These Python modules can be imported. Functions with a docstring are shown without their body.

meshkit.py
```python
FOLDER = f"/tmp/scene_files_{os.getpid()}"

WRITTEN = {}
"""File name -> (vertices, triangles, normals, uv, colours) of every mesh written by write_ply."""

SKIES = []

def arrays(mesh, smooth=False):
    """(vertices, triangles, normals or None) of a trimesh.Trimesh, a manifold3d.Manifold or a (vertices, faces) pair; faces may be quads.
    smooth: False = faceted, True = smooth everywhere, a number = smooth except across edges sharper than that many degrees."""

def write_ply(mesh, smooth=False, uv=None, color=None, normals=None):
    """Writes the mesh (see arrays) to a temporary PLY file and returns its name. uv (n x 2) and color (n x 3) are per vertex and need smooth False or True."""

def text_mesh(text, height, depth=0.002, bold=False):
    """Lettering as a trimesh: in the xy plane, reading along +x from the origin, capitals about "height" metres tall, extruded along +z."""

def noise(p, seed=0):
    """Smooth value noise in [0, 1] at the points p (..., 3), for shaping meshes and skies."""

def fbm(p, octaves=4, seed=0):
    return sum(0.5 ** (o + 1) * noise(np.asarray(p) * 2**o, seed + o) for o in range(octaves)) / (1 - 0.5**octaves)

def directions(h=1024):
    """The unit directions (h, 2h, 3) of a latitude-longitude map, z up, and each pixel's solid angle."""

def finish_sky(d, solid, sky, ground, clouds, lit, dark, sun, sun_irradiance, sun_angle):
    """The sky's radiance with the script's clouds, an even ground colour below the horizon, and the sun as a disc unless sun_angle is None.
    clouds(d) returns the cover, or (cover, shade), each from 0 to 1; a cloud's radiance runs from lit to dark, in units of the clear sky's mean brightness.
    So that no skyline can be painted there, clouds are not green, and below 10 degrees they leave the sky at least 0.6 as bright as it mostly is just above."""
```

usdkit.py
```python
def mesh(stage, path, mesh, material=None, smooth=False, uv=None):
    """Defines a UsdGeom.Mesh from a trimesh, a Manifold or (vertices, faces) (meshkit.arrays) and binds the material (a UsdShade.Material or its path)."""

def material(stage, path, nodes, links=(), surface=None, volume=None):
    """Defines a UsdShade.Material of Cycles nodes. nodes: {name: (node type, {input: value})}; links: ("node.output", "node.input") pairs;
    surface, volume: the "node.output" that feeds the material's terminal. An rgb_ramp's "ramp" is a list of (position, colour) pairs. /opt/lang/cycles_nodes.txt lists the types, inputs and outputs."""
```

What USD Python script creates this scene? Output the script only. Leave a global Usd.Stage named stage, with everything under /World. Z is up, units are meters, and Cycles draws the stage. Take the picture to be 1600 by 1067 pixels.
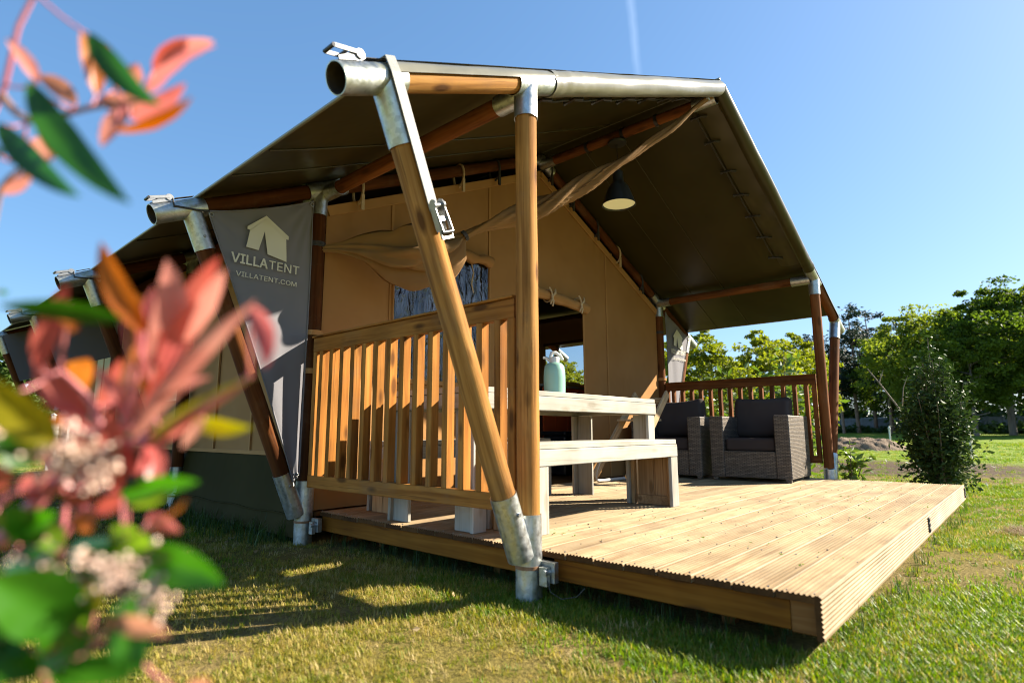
import math, random
import numpy as np, trimesh, usdkit, meshkit
from pxr import Usd, UsdGeom, UsdLux, UsdShade, Gf, Sdf, Vt

stage = Usd.Stage.CreateInMemory()
UsdGeom.SetStageUpAxis(stage, UsdGeom.Tokens.z)
UsdGeom.Xform.Define(stage, '/World')
UsdGeom.Scope.Define(stage, '/World/Looks')
PI = math.pi
V = lambda *a: np.array(a, float)

# ------------------------------------------------------------------ camera
CAM = V(-2.001, -1.693, 0.721)
YAW, PITCH, ROLL = 0.729, 0.1522, -0.0030
FW = V(math.cos(YAW) * math.cos(PITCH), math.sin(YAW) * math.cos(PITCH), math.sin(PITCH))
RT = np.cross(FW, [0, 0, 1]); RT /= np.linalg.norm(RT)
UP = np.cross(RT, FW)
R2 = RT * math.cos(ROLL) + UP * math.sin(ROLL)
U2 = -RT * math.sin(ROLL) + UP * math.cos(ROLL)
cam = UsdGeom.Camera.Define(stage, '/World/camera')
m = np.eye(4); m[0, :3] = R2; m[1, :3] = U2; m[2, :3] = -FW; m[3, :3] = CAM
cam.AddTransformOp().Set(Gf.Matrix4d(m.tolist()))
cam.CreateHorizontalApertureAttr(36.0)
cam.CreateVerticalApertureAttr(36.0 * 682 / 1024)
cam.CreateFocalLengthAttr(20.36)
cam.CreateFStopAttr(2.0)
cam.CreateFocusDistanceAttr(4.4)
cam.CreateClippingRangeAttr((0.02, 3000.0))
cam.CreateExposureAttr(1.95)

# ------------------------------------------------------------------ sky and sun
SUN = V(1.37, -0.95, 1.0); SUN /= np.linalg.norm(SUN)
ELEV = math.asin(SUN[2]); ROT = math.atan2(SUN[0], SUN[1])
# a thin contrail: a great-circle streak in the direction of the picture's top
c_dir = V(0.7348, 0.3981, 0.5492); c_top = V(0.6855, 0.3776, 0.6225)
c_n = np.cross(c_dir, c_top); c_n /= np.linalg.norm(c_n)
sky_mat = usdkit.material(stage, '/World/Looks/sky', {
    'sky': ('sky_texture', {'sky_type': 'single_scattering', 'sun_disc': False, 'sun_elevation': ELEV, 'sun_rotation': ROT,
                            'altitude': 0.0, 'air_density': 1.0, 'aerosol_density': 0.8, 'ozone_density': 8.0}),
    'ga': ('gamma', {'gamma': 0.62}),
    'hs': ('hsv', {'hue': 0.5, 'saturation': 1.2, 'value': 1.5}),
    'tc': ('texture_coordinate', {}),
    'dn': ('vector_math', {'math_type': 'dot_product', 'vector2': tuple(c_n)}),
    'wob': ('noise_texture', {'scale': 26.0, 'detail': 4.0}),
    'wob2': ('math', {'math_type': 'multiply_add', 'value2': 0.006, 'value3': -0.003}),
    'off': ('math', {'math_type': 'add'}),
    'ab': ('math', {'math_type': 'absolute'}),
    'wd': ('map_range', {'from_min': 0.0085, 'from_max': 0.0, 'to_min': 0.0, 'to_max': 1.0, 'clamp': True}),
    'dt': ('vector_math', {'math_type': 'dot_product', 'vector2': (0, 0, 1)}),
    'up': ('map_range', {'from_min': 0.50, 'from_max': 0.57, 'to_min': 0.0, 'to_max': 1.0, 'clamp': True}),
    'hz': ('vector_math', {'math_type': 'dot_product', 'vector2': tuple(V(0.89, 0.456, 0))}),
    'fr': ('map_range', {'from_min': 0.3, 'from_max': 0.5, 'to_min': 0.0, 'to_max': 0.13, 'clamp': True}),
    'm1': ('math', {'math_type': 'multiply'}), 'm2': ('math', {'math_type': 'multiply'}),
    'mx': ('mix', {'mix_type': 'mix', 'color2': (5.2, 6.4, 8.2)}),
    'bg': ('background_shader', {'strength': 0.068}),
}, [('tc.generated', 'dn.vector1'), ('tc.generated', 'wob.vector'), ('tc.generated', 'dt.vector1'), ('tc.generated', 'hz.vector1'), ('wob.fac', 'wob2.value1'),
    ('dn.value', 'off.value1'), ('wob2.value', 'off.value2'), ('off.value', 'ab.value1'), ('ab.value', 'wd.value'), ('dt.value', 'up.value'),
    ('hz.value', 'fr.value'), ('wd.result', 'm1.value1'), ('up.result', 'm1.value2'), ('m1.value', 'm2.value1'), ('fr.result', 'm2.value2'),
    ('m2.value', 'mx.fac'), ('sky.color', 'ga.color'), ('ga.color', 'hs.color'), ('hs.color', 'mx.color1'), ('mx.color', 'bg.color')], surface='bg.background')
dome = UsdLux.DomeLight.Define(stage, '/World/sky')
dome.CreateIntensityAttr(1.0)
UsdShade.MaterialBindingAPI.Apply(dome.GetPrim()).Bind(sky_mat)
dome.GetPrim().SetCustomDataByKey('kind', 'structure')
dome.GetPrim().SetCustomDataByKey('label', 'clear blue daytime sky with one thin vapour trail')
sun = UsdLux.DistantLight.Define(stage, '/World/sun')
sun.CreateNormalizeAttr(True); sun.CreateIntensityAttr(1.25); sun.CreateAngleAttr(0.53); sun.CreateColorAttr(Gf.Vec3f(1.0, 0.9, 0.74))
zax = SUN; xax = np.cross([0, 0, 1], zax); xax /= np.linalg.norm(xax); yax = np.cross(zax, xax)
m = np.eye(4); m[0, :3] = xax; m[1, :3] = yax; m[2, :3] = zax
sun.AddTransformOp().Set(Gf.Matrix4d(m.tolist()))

# ------------------------------------------------------------------ scene helpers
class Node:
    def __init__(s, path, M): s.path, s.M, s.n = path, M, {}
ROOT = Node('/World', np.eye(4))
def numbered(parent, name):
    k = parent.n.get(name, 0); parent.n[name] = k + 1
    return name if k == 0 else '%s_%03d' % (name, k)
def setx(prim, M):
    if not np.allclose(M, np.eye(4)):
        UsdGeom.Xformable(prim).AddTransformOp().Set(Gf.Matrix4d(np.asarray(M).T.tolist()))
def meta(prim, **k):
    for a, b in k.items():
        if b: prim.SetCustomDataByKey(a, b)
def trans(x=0, y=0, z=0, rz=0.0):
    M = np.eye(4); c, s = math.cos(rz), math.sin(rz)
    M[:2, :2] = [[c, -s], [s, c]]; M[:3, 3] = [x, y, z]
    return M
def thing(name, label, category=None, loc=(0, 0, 0), rz=0.0, group=None, kind=None):
    M = trans(*loc, rz=rz)
    path = '/World/' + numbered(ROOT, name)
    x = UsdGeom.Xform.Define(stage, path); setx(x.GetPrim(), M)
    meta(x.GetPrim(), label=label, category=category, group=group, kind=kind)
    return Node(path, M)
def part(parent, name, mesh, mat, M=None, smooth=False, label=None, kind=None, world=True, uv=None, **kw):
    """mesh in its own frame M (world matrix); without M the mesh is in world coordinates (or the parent's frame if world=False)."""
    path = parent.path + '/' + numbered(parent, name)
    if M is None:
        M = parent.M if not world else np.eye(4)
        if world and parent is not ROOT:
            v, f = (mesh.vertices, mesh.faces) if hasattr(mesh, 'vertices') else mesh
            v = np.asarray(v, float) @ np.linalg.inv(parent.M)[:3, :3].T + np.linalg.inv(parent.M)[:3, 3]
            mesh = (v, f); M = parent.M
    p = usdkit.mesh(stage, path, mesh, MAT[mat], smooth=smooth, uv=uv).GetPrim()
    setx(p, np.linalg.inv(parent.M) @ M)
    meta(p, label=label, kind=kind, **kw)
    return Node(path, M)
def copy_of(src, name, label, M, category, group=None):
    path = '/World/' + numbered(ROOT, name)
    x = UsdGeom.Xform.Define(stage, path); p = x.GetPrim()
    p.GetReferences().AddInternalReference(src.path); p.SetInstanceable(True)
    x.ClearXformOpOrder(); x.MakeMatrixXform().Set(Gf.Matrix4d(np.asarray(M).T.tolist()))
    meta(p, label=label, category=category, group=group)
    return Node(path, M)

# ------------------------------------------------------------------ shapes
cat = trimesh.util.concatenate
def tri(v, f): return trimesh.Trimesh(np.asarray(v, float), np.asarray(f, int), process=False)
def aim(A, B, up=(0, 0, 1)):
    """frame at A with local x towards B; returns matrix and length"""
    A, B = np.asarray(A, float), np.asarray(B, float); d = B - A; L = np.linalg.norm(d); x = d / L
    up = np.asarray(up, float)
    if abs(x @ up) > 0.98: up = V(0, 1, 0) if abs(x[1]) < 0.9 else V(1, 0, 0)
    y = np.cross(up, x); y /= np.linalg.norm(y); z = np.cross(x, y)
    M = np.eye(4); M[:3, 0], M[:3, 1], M[:3, 2], M[:3, 3] = x, y, z, A
    return M, L
def extr(profile, L, x0=0.0):
    """profile (y,z) polygon, counter-clockwise, extruded along x"""
    P = np.asarray(profile, float); n = len(P)
    v = np.vstack([np.c_[np.full(n, x0), P], np.c_[np.full(n, x0 + L), P]])
    f = []
    for i in range(n):
        j = (i + 1) % n; f += [[i, j, n + j], [i, n + j, n + i]]
    from shapely.geometry import Polygon
    tv, tf = trimesh.creation.triangulate_polygon(Polygon(P), engine='earcut')
    from scipy.spatial import cKDTree
    idx = cKDTree(P).query(tv)[1]
    for a, b, c in idx[tf]:
        ar = np.cross(P[b] - P[a], P[c] - P[a])
        if ar < 0: b, c = c, b
        f += [[a, c, b], [n + a, n + b, n + c]]
    return tri(v, f)
def rect(w, h, c=0.004):
    a, b = w / 2, h / 2
    return [(-a + c, -b), (a - c, -b), (a, -b + c), (a, b - c), (a - c, b), (-a + c, b), (-a, b - c), (-a, -b + c)]
def bar(L, w, h, c=0.004):
    """box of local x length L, y width w, z height h with eased long edges"""
    return extr(rect(w, h, c), L)
def rod(L, r, n=22, r2=None, seg=1, wob=0.0, seed=0):
    rng = np.random.default_rng(seed); r2 = r if r2 is None else r2
    xs = np.linspace(0, L, seg + 1); v = []
    a = np.arange(n) * 2 * PI / n
    for i, x in enumerate(xs):
        rr = r + (r2 - r) * i / seg
        q = rr * (1 + wob * (meshkit.noise(np.c_[np.full(n, x * 5 + seed), np.cos(a) * 1.5, np.sin(a) * 1.5]) - .5))
        v.append(np.c_[np.full(n, x), q * np.cos(a), q * np.sin(a)])
    v = np.vstack(v + [[[0, 0, 0], [L, 0, 0]]]); f = []
    for k in range(seg):
        for i in range(n):
            j = (i + 1) % n; p, q = k * n, (k + 1) * n
            f += [[p + i, p + j, q + j], [p + i, q + j, q + i]]
    e = len(v) - 2
    for i in range(n):
        j = (i + 1) % n; f += [[e, j, i], [e + 1, seg * n + i, seg * n + j]]
    return tri(v, f)
def pipe(L, r, t=0.004, n=28):
    """open tube with wall thickness, along x"""
    a = np.arange(n) * 2 * PI / n; ring = lambda x, q: np.c_[np.full(n, x), q * np.cos(a), q * np.sin(a)]
    v = np.vstack([ring(0, r), ring(L, r), ring(L, r - t), ring(0, r - t)]); f = []
    for k in range(4):
        for i in range(n):
            j = (i + 1) % n; p, q = k * n, ((k + 1) % 4) * n
            f += [[p + i, p + j, q + j], [p + i, q + j, q + i]]
    return tri(v, f)
def grid(fn, nu, nv):
    """surface fn(u,v)->xyz on [0,1]^2"""
    u, v = np.meshgrid(np.linspace(0, 1, nu + 1), np.linspace(0, 1, nv + 1), indexing='ij')
    P = fn(u.ravel(), v.ravel())
    i, j = np.meshgrid(np.arange(nu), np.arange(nv), indexing='ij'); k = (i * (nv + 1) + j).ravel()
    return tri(P, np.vstack([np.c_[k, k + nv + 1, k + nv + 2], np.c_[k, k + nv + 2, k + 1]]))
def sweep(pts, rad, n=10, squash=None, fold=None, closed_ends=True):
    """tube along a polyline; rad scalar or per point; fold(i,angle)->radius factor"""
    p = np.asarray(pts, float); t = np.gradient(p, axis=0); t /= np.linalg.norm(t, axis=1, keepdims=True)
    rad = np.broadcast_to(np.asarray(rad, float), (len(p),))
    a0 = np.cross(t[0], [0, 0, 1.0]);
    if np.linalg.norm(a0) < 1e-3: a0 = V(1, 0, 0)
    a0 /= np.linalg.norm(a0); vs = []; ang = np.arange(n) * 2 * PI / n
    for i in range(len(p)):
        a0 = a0 - t[i] * (a0 @ t[i]); a0 /= np.linalg.norm(a0); b0 = np.cross(t[i], a0)
        r = rad[i] * (fold(i, ang) if fold else np.ones(n))
        s = 1.0 if squash is None else squash[i]
        vs.append(p[i] + (r * np.cos(ang) * s)[:, None] * a0 + (r * np.sin(ang))[:, None] * b0)
    v = np.vstack(vs + [p[:1], p[-1:]]); f = []
    for k in range(len(p) - 1):
        for i in range(n):
            j = (i + 1) % n; f += [[k * n + i, k * n + j, k * n + n + j], [k * n + i, k * n + n + j, k * n + n + i]]
    e = len(v) - 2
    for i in range(n):
        j = (i + 1) % n; f += [[e, j, i], [e + 1, (len(p) - 1) * n + i, (len(p) - 1) * n + j]]
    return tri(v, f)
def lathe(profile, n=32):
    """profile [(r,z)...] revolved around z"""
    P = np.asarray(profile, float); a = np.arange(n) * 2 * PI / n
    v = np.vstack([np.c_[r * np.cos(a), r * np.sin(a), np.full(n, z)] for r, z in P]); f = []
    for k in range(len(P) - 1):
        for i in range(n):
            j = (i + 1) % n; f += [[k * n + i, k * n + j, k * n + n + j], [k * n + i, k * n + n + j, k * n + n + i]]
    return tri(v, f)
def box(x0, x1, y0, y1, z0, z1):
    b = trimesh.creation.box([x1 - x0, y1 - y0, z1 - z0]); b.apply_translation([(x0 + x1) / 2, (y0 + y1) / 2, (z0 + z1) / 2]); return b
def rbox(sx, sy, sz, r, sub=2):
    """rounded box centred on the origin"""
    import manifold3d
    pts = []
    s = trimesh.creation.icosphere(subdivisions=sub, radius=r)
    for i in (-1, 1):
        for j in (-1, 1):
            for k in (-1, 1):
                pts.append(s.vertices + [i * (sx / 2 - r), j * (sy / 2 - r), k * (sz / 2 - r)])
    h = trimesh.convex.convex_hull(np.vstack(pts)); return tri(h.vertices, h.faces)
def at(mesh, M):
    mesh = mesh.copy(); mesh.apply_transform(M); return mesh
def beam(parent, name, A, B, mat, w=0.09, h=0.03, c=0.004, up=(0, 0, 1), label=None):
    M, L = aim(A, B, up); return part(parent, name, bar(L, w, h, c), mat, M=M, label=label)
def pole(parent, name, A, B, r, mat, r2=None, n=22, wob=0.06, seed=0, label=None, seg=None):
    M, L = aim(A, B); return part(parent, name, rod(L, r, n, r2, seg or max(2, int(L / 0.12)), wob, seed), mat, M=M, smooth=40, label=label)
def sleeve(parent, name, A, B, r, mat='steel', label=None, t=0.004):
    M, L = aim(A, B); return part(parent, name, pipe(L, r, t), mat, M=M, smooth=40, label=label)

# ------------------------------------------------------------------ materials
MAT = {}
def mk(name, nodes, links, surface): MAT[name] = usdkit.material(stage, '/World/Looks/' + name, nodes, links, surface=surface)
def wood(name, stops, rough=0.8, scale=(1.3, 26, 26), knots=0.8, bump=0.25, knot=(0.06, 0.022, 0.006), spec=0.1, vary=0.25, cracks=0.55, dirt=0.0):
    mk(name, {
        'tc': ('texture_coordinate', {}), 'oi': ('object_info', {}),
        'w1': ('math', {'math_type': 'multiply', 'value2': 37.0}), 'cx': ('combine_xyz', {}),
        'ad': ('vector_math', {'math_type': 'add'}),
        'mp': ('mapping', {'scale': scale}),
        'no': ('noise_texture', {'scale': 1.0, 'detail': 7.0, 'roughness': 0.62, 'distortion': 0.7}),
        'rp': ('rgb_ramp', {'ramp': stops}),
        'mk': ('mapping', {'scale': (3.6, 11.0, 11.0)}),
        'vo': ('voronoi_texture', {'scale': 1.0, 'randomness': 1.0}),
        'kr': ('map_range', {'from_min': 0.13, 'from_max': 0.25, 'to_min': knots, 'to_max': 0.0, 'clamp': True}),
        'kx': ('mix', {'color2': knot}),
        'mc': ('mapping', {'scale': (scale[0] * 1.3, scale[1] * 3.2, scale[2] * 3.2)}), 'nc': ('noise_texture', {'scale': 1.0, 'detail': 3.0, 'distortion': 0.3}),
        'cr': ('map_range', {'from_min': 0.60, 'from_max': 0.70, 'to_min': 0.0, 'to_max': cracks, 'clamp': True}), 'cx2': ('mix', {'color2': knot}),
        'nl': ('noise_texture', {'scale': 2.6, 'detail': 3.0}), 'vl': ('map_range', {'from_min': 0.3, 'from_max': 0.7, 'to_min': 0.78, 'to_max': 1.2}), 'vm': ('math', {'math_type': 'multiply'}),
        'vr': ('map_range', {'from_min': 0.0, 'from_max': 1.0, 'to_min': 1 - vary, 'to_max': 1 + vary}),
        'hv': ('hsv', {'hue': 0.5, 'saturation': 1.0}),
        'gp': ('geometry', {}), 'nd': ('noise_texture', {'scale': 3.2, 'detail': 8.0, 'roughness': 0.7}), 'dr': ('map_range', {'from_min': 0.52, 'from_max': 0.68, 'to_min': 0.0, 'to_max': dirt, 'clamp': True}), 'dx': ('mix', {'color2': (0.16, 0.10, 0.055)}),
        'bu': ('bump', {'strength': bump, 'distance': 0.004}),
        'p': ('principled_bsdf', {'roughness': rough, 'specular_ior_level': spec}),
    }, [('oi.random', 'w1.value1'), ('w1.value', 'cx.x'), ('w1.value', 'cx.y'), ('tc.object', 'ad.vector1'), ('cx.vector', 'ad.vector2'),
        ('ad.vector', 'mp.vector'), ('mp.vector', 'no.vector'), ('no.fac', 'rp.fac'), ('ad.vector', 'mk.vector'), ('mk.vector', 'vo.vector'),
        ('vo.distance', 'kr.value'), ('kr.result', 'kx.fac'), ('rp.color', 'kx.color1'), ('ad.vector', 'mc.vector'), ('mc.vector', 'nc.vector'), ('nc.fac', 'cr.value'), ('cr.result', 'cx2.fac'), ('kx.color', 'cx2.color1'), ('cx2.color', 'hv.color'),
        ('ad.vector', 'nl.vector'), ('nl.fac', 'vl.value'), ('oi.random', 'vr.value'), ('vr.result', 'vm.value1'), ('vl.result', 'vm.value2'), ('vm.value', 'hv.value'),
        ('gp.position', 'nd.vector'), ('nd.fac', 'dr.value'), ('dr.result', 'dx.fac'), ('hv.color', 'dx.color1'), ('dx.color', 'p.base_color'), ('no.fac', 'bu.height'), ('bu.normal', 'p.normal')], 'p.BSDF')
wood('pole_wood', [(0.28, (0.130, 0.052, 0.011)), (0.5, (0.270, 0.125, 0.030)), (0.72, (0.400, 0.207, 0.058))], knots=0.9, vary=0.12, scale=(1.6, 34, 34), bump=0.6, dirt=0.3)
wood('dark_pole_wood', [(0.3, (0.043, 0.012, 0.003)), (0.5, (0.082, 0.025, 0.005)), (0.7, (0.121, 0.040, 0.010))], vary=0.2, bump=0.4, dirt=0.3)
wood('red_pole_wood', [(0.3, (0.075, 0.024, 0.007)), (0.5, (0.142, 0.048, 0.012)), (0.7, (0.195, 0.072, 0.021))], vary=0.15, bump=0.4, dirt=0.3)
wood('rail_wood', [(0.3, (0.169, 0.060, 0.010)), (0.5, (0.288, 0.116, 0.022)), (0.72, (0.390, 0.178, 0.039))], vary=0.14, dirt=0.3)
wood('deck_wood', [(0.25, (0.215, 0.146, 0.074)), (0.5, (0.290, 0.211, 0.118)), (0.75, (0.336, 0.265, 0.162))], rough=0.62, knots=0.25, vary=0.15, scale=(1.0, 16, 16), knot=(0.131, 0.071, 0.030), dirt=0.5)
wood('joist_wood', [(0.3, (0.114, 0.035, 0.003)), (0.5, (0.169, 0.061, 0.006)), (0.7, (0.223, 0.088, 0.011))], vary=0.08)
wood('pale_wood', [(0.28, (0.252, 0.233, 0.188)), (0.5, (0.321, 0.304, 0.261)), (0.72, (0.358, 0.347, 0.302))], rough=0.6, knots=0.45, knot=(0.174, 0.139, 0.086), vary=0.06, bump=0.35, dirt=0.12)
wood('brown_board_wood', [(0.3, (0.115, 0.046, 0.013)), (0.5, (0.176, 0.075, 0.021)), (0.7, (0.221, 0.108, 0.036))], vary=0.1)
wood('shaded_end_grain', [(0.3, (0.040, 0.017, 0.005)), (0.7, (0.088, 0.038, 0.011))], scale=(30, 30, 30), knots=0.0)  # end grain, darkened further with the shade on the deck side
wood('tan_board_wood', [(0.3, (0.260, 0.154, 0.070)), (0.5, (0.377, 0.240, 0.117)), (0.7, (0.468, 0.312, 0.165))], vary=0.1, knots=0.5)
wood('chair_wood', [(0.3, (0.350, 0.229, 0.114)), (0.6, (0.462, 0.340, 0.201))], vary=0.05, knots=0.0)

def noisy(name, c1, c2, scale=6.0, rough=0.6, metallic=0.0, bump=0.0, bscale=60.0, spec=0.5, detail=4.0, coat=0.0, sheen=0.0, lo=0.35, hi=0.65, stretch=(1, 1, 1), bdist=0.003):
    mk(name, {
        'tc': ('texture_coordinate', {}), 'mp': ('mapping', {'scale': stretch}),
        'no': ('noise_texture', {'scale': scale, 'detail': detail, 'roughness': 0.6}),
        'rp': ('rgb_ramp', {'ramp': [(lo, c1), (hi, c2)]}),
        'nb': ('noise_texture', {'scale': bscale, 'detail': 3.0}),
        'bu': ('bump', {'strength': bump, 'distance': bdist}),
        'p': ('principled_bsdf', {'roughness': rough, 'metallic': metallic, 'specular_ior_level': spec, 'coat_weight': coat, 'sheen_weight': sheen}),
    }, [('tc.object', 'mp.vector'), ('mp.vector', 'no.vector'), ('mp.vector', 'nb.vector'), ('no.fac', 'rp.fac'), ('rp.color', 'p.base_color')] +
       ([('nb.fac', 'bu.height'), ('bu.normal', 'p.normal')] if bump else []), 'p.BSDF')
# galvanised steel: spangle, faint streaks and a greenish bloom
mk('steel', {
    'tc': ('texture_coordinate', {}), 'vo': ('voronoi_texture', {'scale': 55.0}),
    'no': ('noise_texture', {'scale': 7.0, 'detail': 5.0, 'roughness': 0.65}), 'n2': ('noise_texture', {'scale': 38.0, 'detail': 4.0}),
    'rp': ('rgb_ramp', {'ramp': [(0.0, (0.36, 0.38, 0.38)), (1.0, (0.52, 0.54, 0.54))]}), 'bw': ('rgb_to_bw', {}),
    'st': ('map_range', {'from_min': 0.52, 'from_max': 0.72, 'to_min': 0.0, 'to_max': 0.75, 'clamp': True}),
    'mx': ('mix', {'color2': (0.26, 0.25, 0.11)}),
    'rr': ('map_range', {'from_min': 0.3, 'from_max': 0.7, 'to_min': 0.30, 'to_max': 0.52, 'clamp': True}),
    'mt': ('map_range', {'from_min': 0.5, 'from_max': 0.75, 'to_min': 1.0, 'to_max': 0.75, 'clamp': True}),
    'bu': ('bump', {'strength': 0.12, 'distance': 0.002}), 'p': ('principled_bsdf', {}),
}, [('tc.object', 'vo.vector'), ('tc.object', 'no.vector'), ('tc.object', 'n2.vector'), ('vo.color', 'bw.color'), ('bw.val', 'rp.fac'), ('rp.color', 'mx.color1'),
    ('no.fac', 'st.value'), ('st.result', 'mx.fac'), ('mx.color', 'p.base_color'), ('n2.fac', 'rr.value'), ('rr.result', 'p.roughness'),
    ('no.fac', 'mt.value'), ('mt.result', 'p.metallic'), ('n2.fac', 'bu.height'), ('bu.normal', 'p.normal')], 'p.BSDF')
noisy('zinc', (0.268, 0.268, 0.260), (0.305, 0.305, 0.298), 30, 0.38, 0.85, bump=0.1)
noisy('tube_shade', (0.020, 0.014, 0.010), (0.04, 0.03, 0.02), 20, 0.8)  # near-black colour painting the shade within the rafter tubes
noisy('black_plastic', (0.012, 0.012, 0.013), (0.02, 0.02, 0.02), 20, 0.35)
noisy('dark_cord', (0.02, 0.018, 0.016), (0.04, 0.035, 0.03), 60, 0.7)
noisy('rust_band', (0.16, 0.075, 0.03), (0.26, 0.13, 0.06), 40, 0.7)
def canvas(name, c1, c2, weave=0.18, trans=0.0, rough=0.8, wrinkle=0.25):
    mk(name, {
        'g': ('geometry', {}), 'no': ('noise_texture', {'scale': 2.2, 'detail': 5.0, 'roughness': 0.55}),
        'rp': ('rgb_ramp', {'ramp': [(0.3, c1), (0.7, c2)]}),
        'nb': ('noise_texture', {'scale': 420.0, 'detail': 2.0}), 'nw': ('noise_texture', {'scale': 4.5, 'detail': 3.0, 'distortion': 0.6}),
        'b1': ('bump', {'strength': wrinkle, 'distance': 0.03}), 'b2': ('bump', {'strength': weave, 'distance': 0.002}),
        'p': ('principled_bsdf', {'roughness': rough, 'specular_ior_level': 0.07}),
        'tr': ('translucent_bsdf', {}), 'mx': ('mix_closure', {'fac': trans}),
    }, [('g.position', 'no.vector'), ('g.position', 'nb.vector'), ('g.position', 'nw.vector'), ('no.fac', 'rp.fac'), ('rp.color', 'p.base_color'), ('rp.color', 'tr.color'),
        ('nw.fac', 'b1.height'), ('b1.normal', 'b2.normal'), ('nb.fac', 'b2.height'), ('b2.normal', 'p.normal'), ('p.BSDF', 'mx.closure1'), ('tr.BSDF', 'mx.closure2')], 'mx.closure')
canvas('tan_canvas', (0.280, 0.142, 0.049), (0.323, 0.169, 0.063))
canvas('hem_canvas', (0.331, 0.171, 0.061), (0.385, 0.207, 0.078))
canvas('pale_canvas', (0.55, 0.45, 0.26), (0.60, 0.50, 0.30))
canvas('curtain_canvas', (0.204, 0.113, 0.048), (0.273, 0.164, 0.076), weave=0.5, trans=0.12)
canvas('olive_skirt', (0.027, 0.021, 0.004), (0.035, 0.027, 0.006))
canvas('banner_cloth', (0.165, 0.162, 0.175), (0.185, 0.18, 0.195), trans=0.05, wrinkle=0.12)
canvas('banner_print', (0.60, 0.58, 0.47), (0.66, 0.64, 0.53), trans=0.05, wrinkle=0.1)
canvas('grey_cushion', (0.044, 0.034, 0.031), (0.058, 0.046, 0.041), weave=0.3)
canvas('partition_cloth', (0.085, 0.03, 0.018), (0.10, 0.038, 0.022))
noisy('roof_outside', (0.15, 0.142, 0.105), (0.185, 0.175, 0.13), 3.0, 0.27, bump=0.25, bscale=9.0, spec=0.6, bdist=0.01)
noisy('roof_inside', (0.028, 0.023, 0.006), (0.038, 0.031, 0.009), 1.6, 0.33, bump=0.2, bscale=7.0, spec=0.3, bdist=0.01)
noisy('roof_flap', (0.041, 0.035, 0.012), (0.051, 0.044, 0.016), 2.5, 0.4, bump=0.2, bscale=9.0, bdist=0.01)
noisy('webbing', (0.189, 0.189, 0.175), (0.246, 0.246, 0.227), 90, 0.6, bump=0.5, bscale=300)
noisy('tan_strap', (0.42, 0.30, 0.17), (0.5, 0.37, 0.22), 60, 0.7)
noisy('mint_enamel', (0.197, 0.365, 0.292), (0.219, 0.394, 0.321), 3.0, 0.32, coat=0.3)
noisy('white_plastic', (0.482, 0.482, 0.454), (0.523, 0.523, 0.495), 3.0, 0.35)
noisy('orange_paint', (0.70, 0.10, 0.025), (0.76, 0.13, 0.03), 3.0, 0.45)
noisy('yellow_cloth', (0.62, 0.42, 0.05), (0.70, 0.48, 0.07), 6.0, 0.7)
noisy('lamp_black', (0.014, 0.017, 0.019), (0.02, 0.024, 0.026), 3.0, 0.38)
mk('lamp_opal', {'p': ('principled_bsdf', {'base_color': (0.70, 0.64, 0.30), 'roughness': 0.35, 'emission_color': (1.0, 0.90, 0.42), 'emission_strength': 0.07})}, [], 'p.BSDF')
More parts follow.
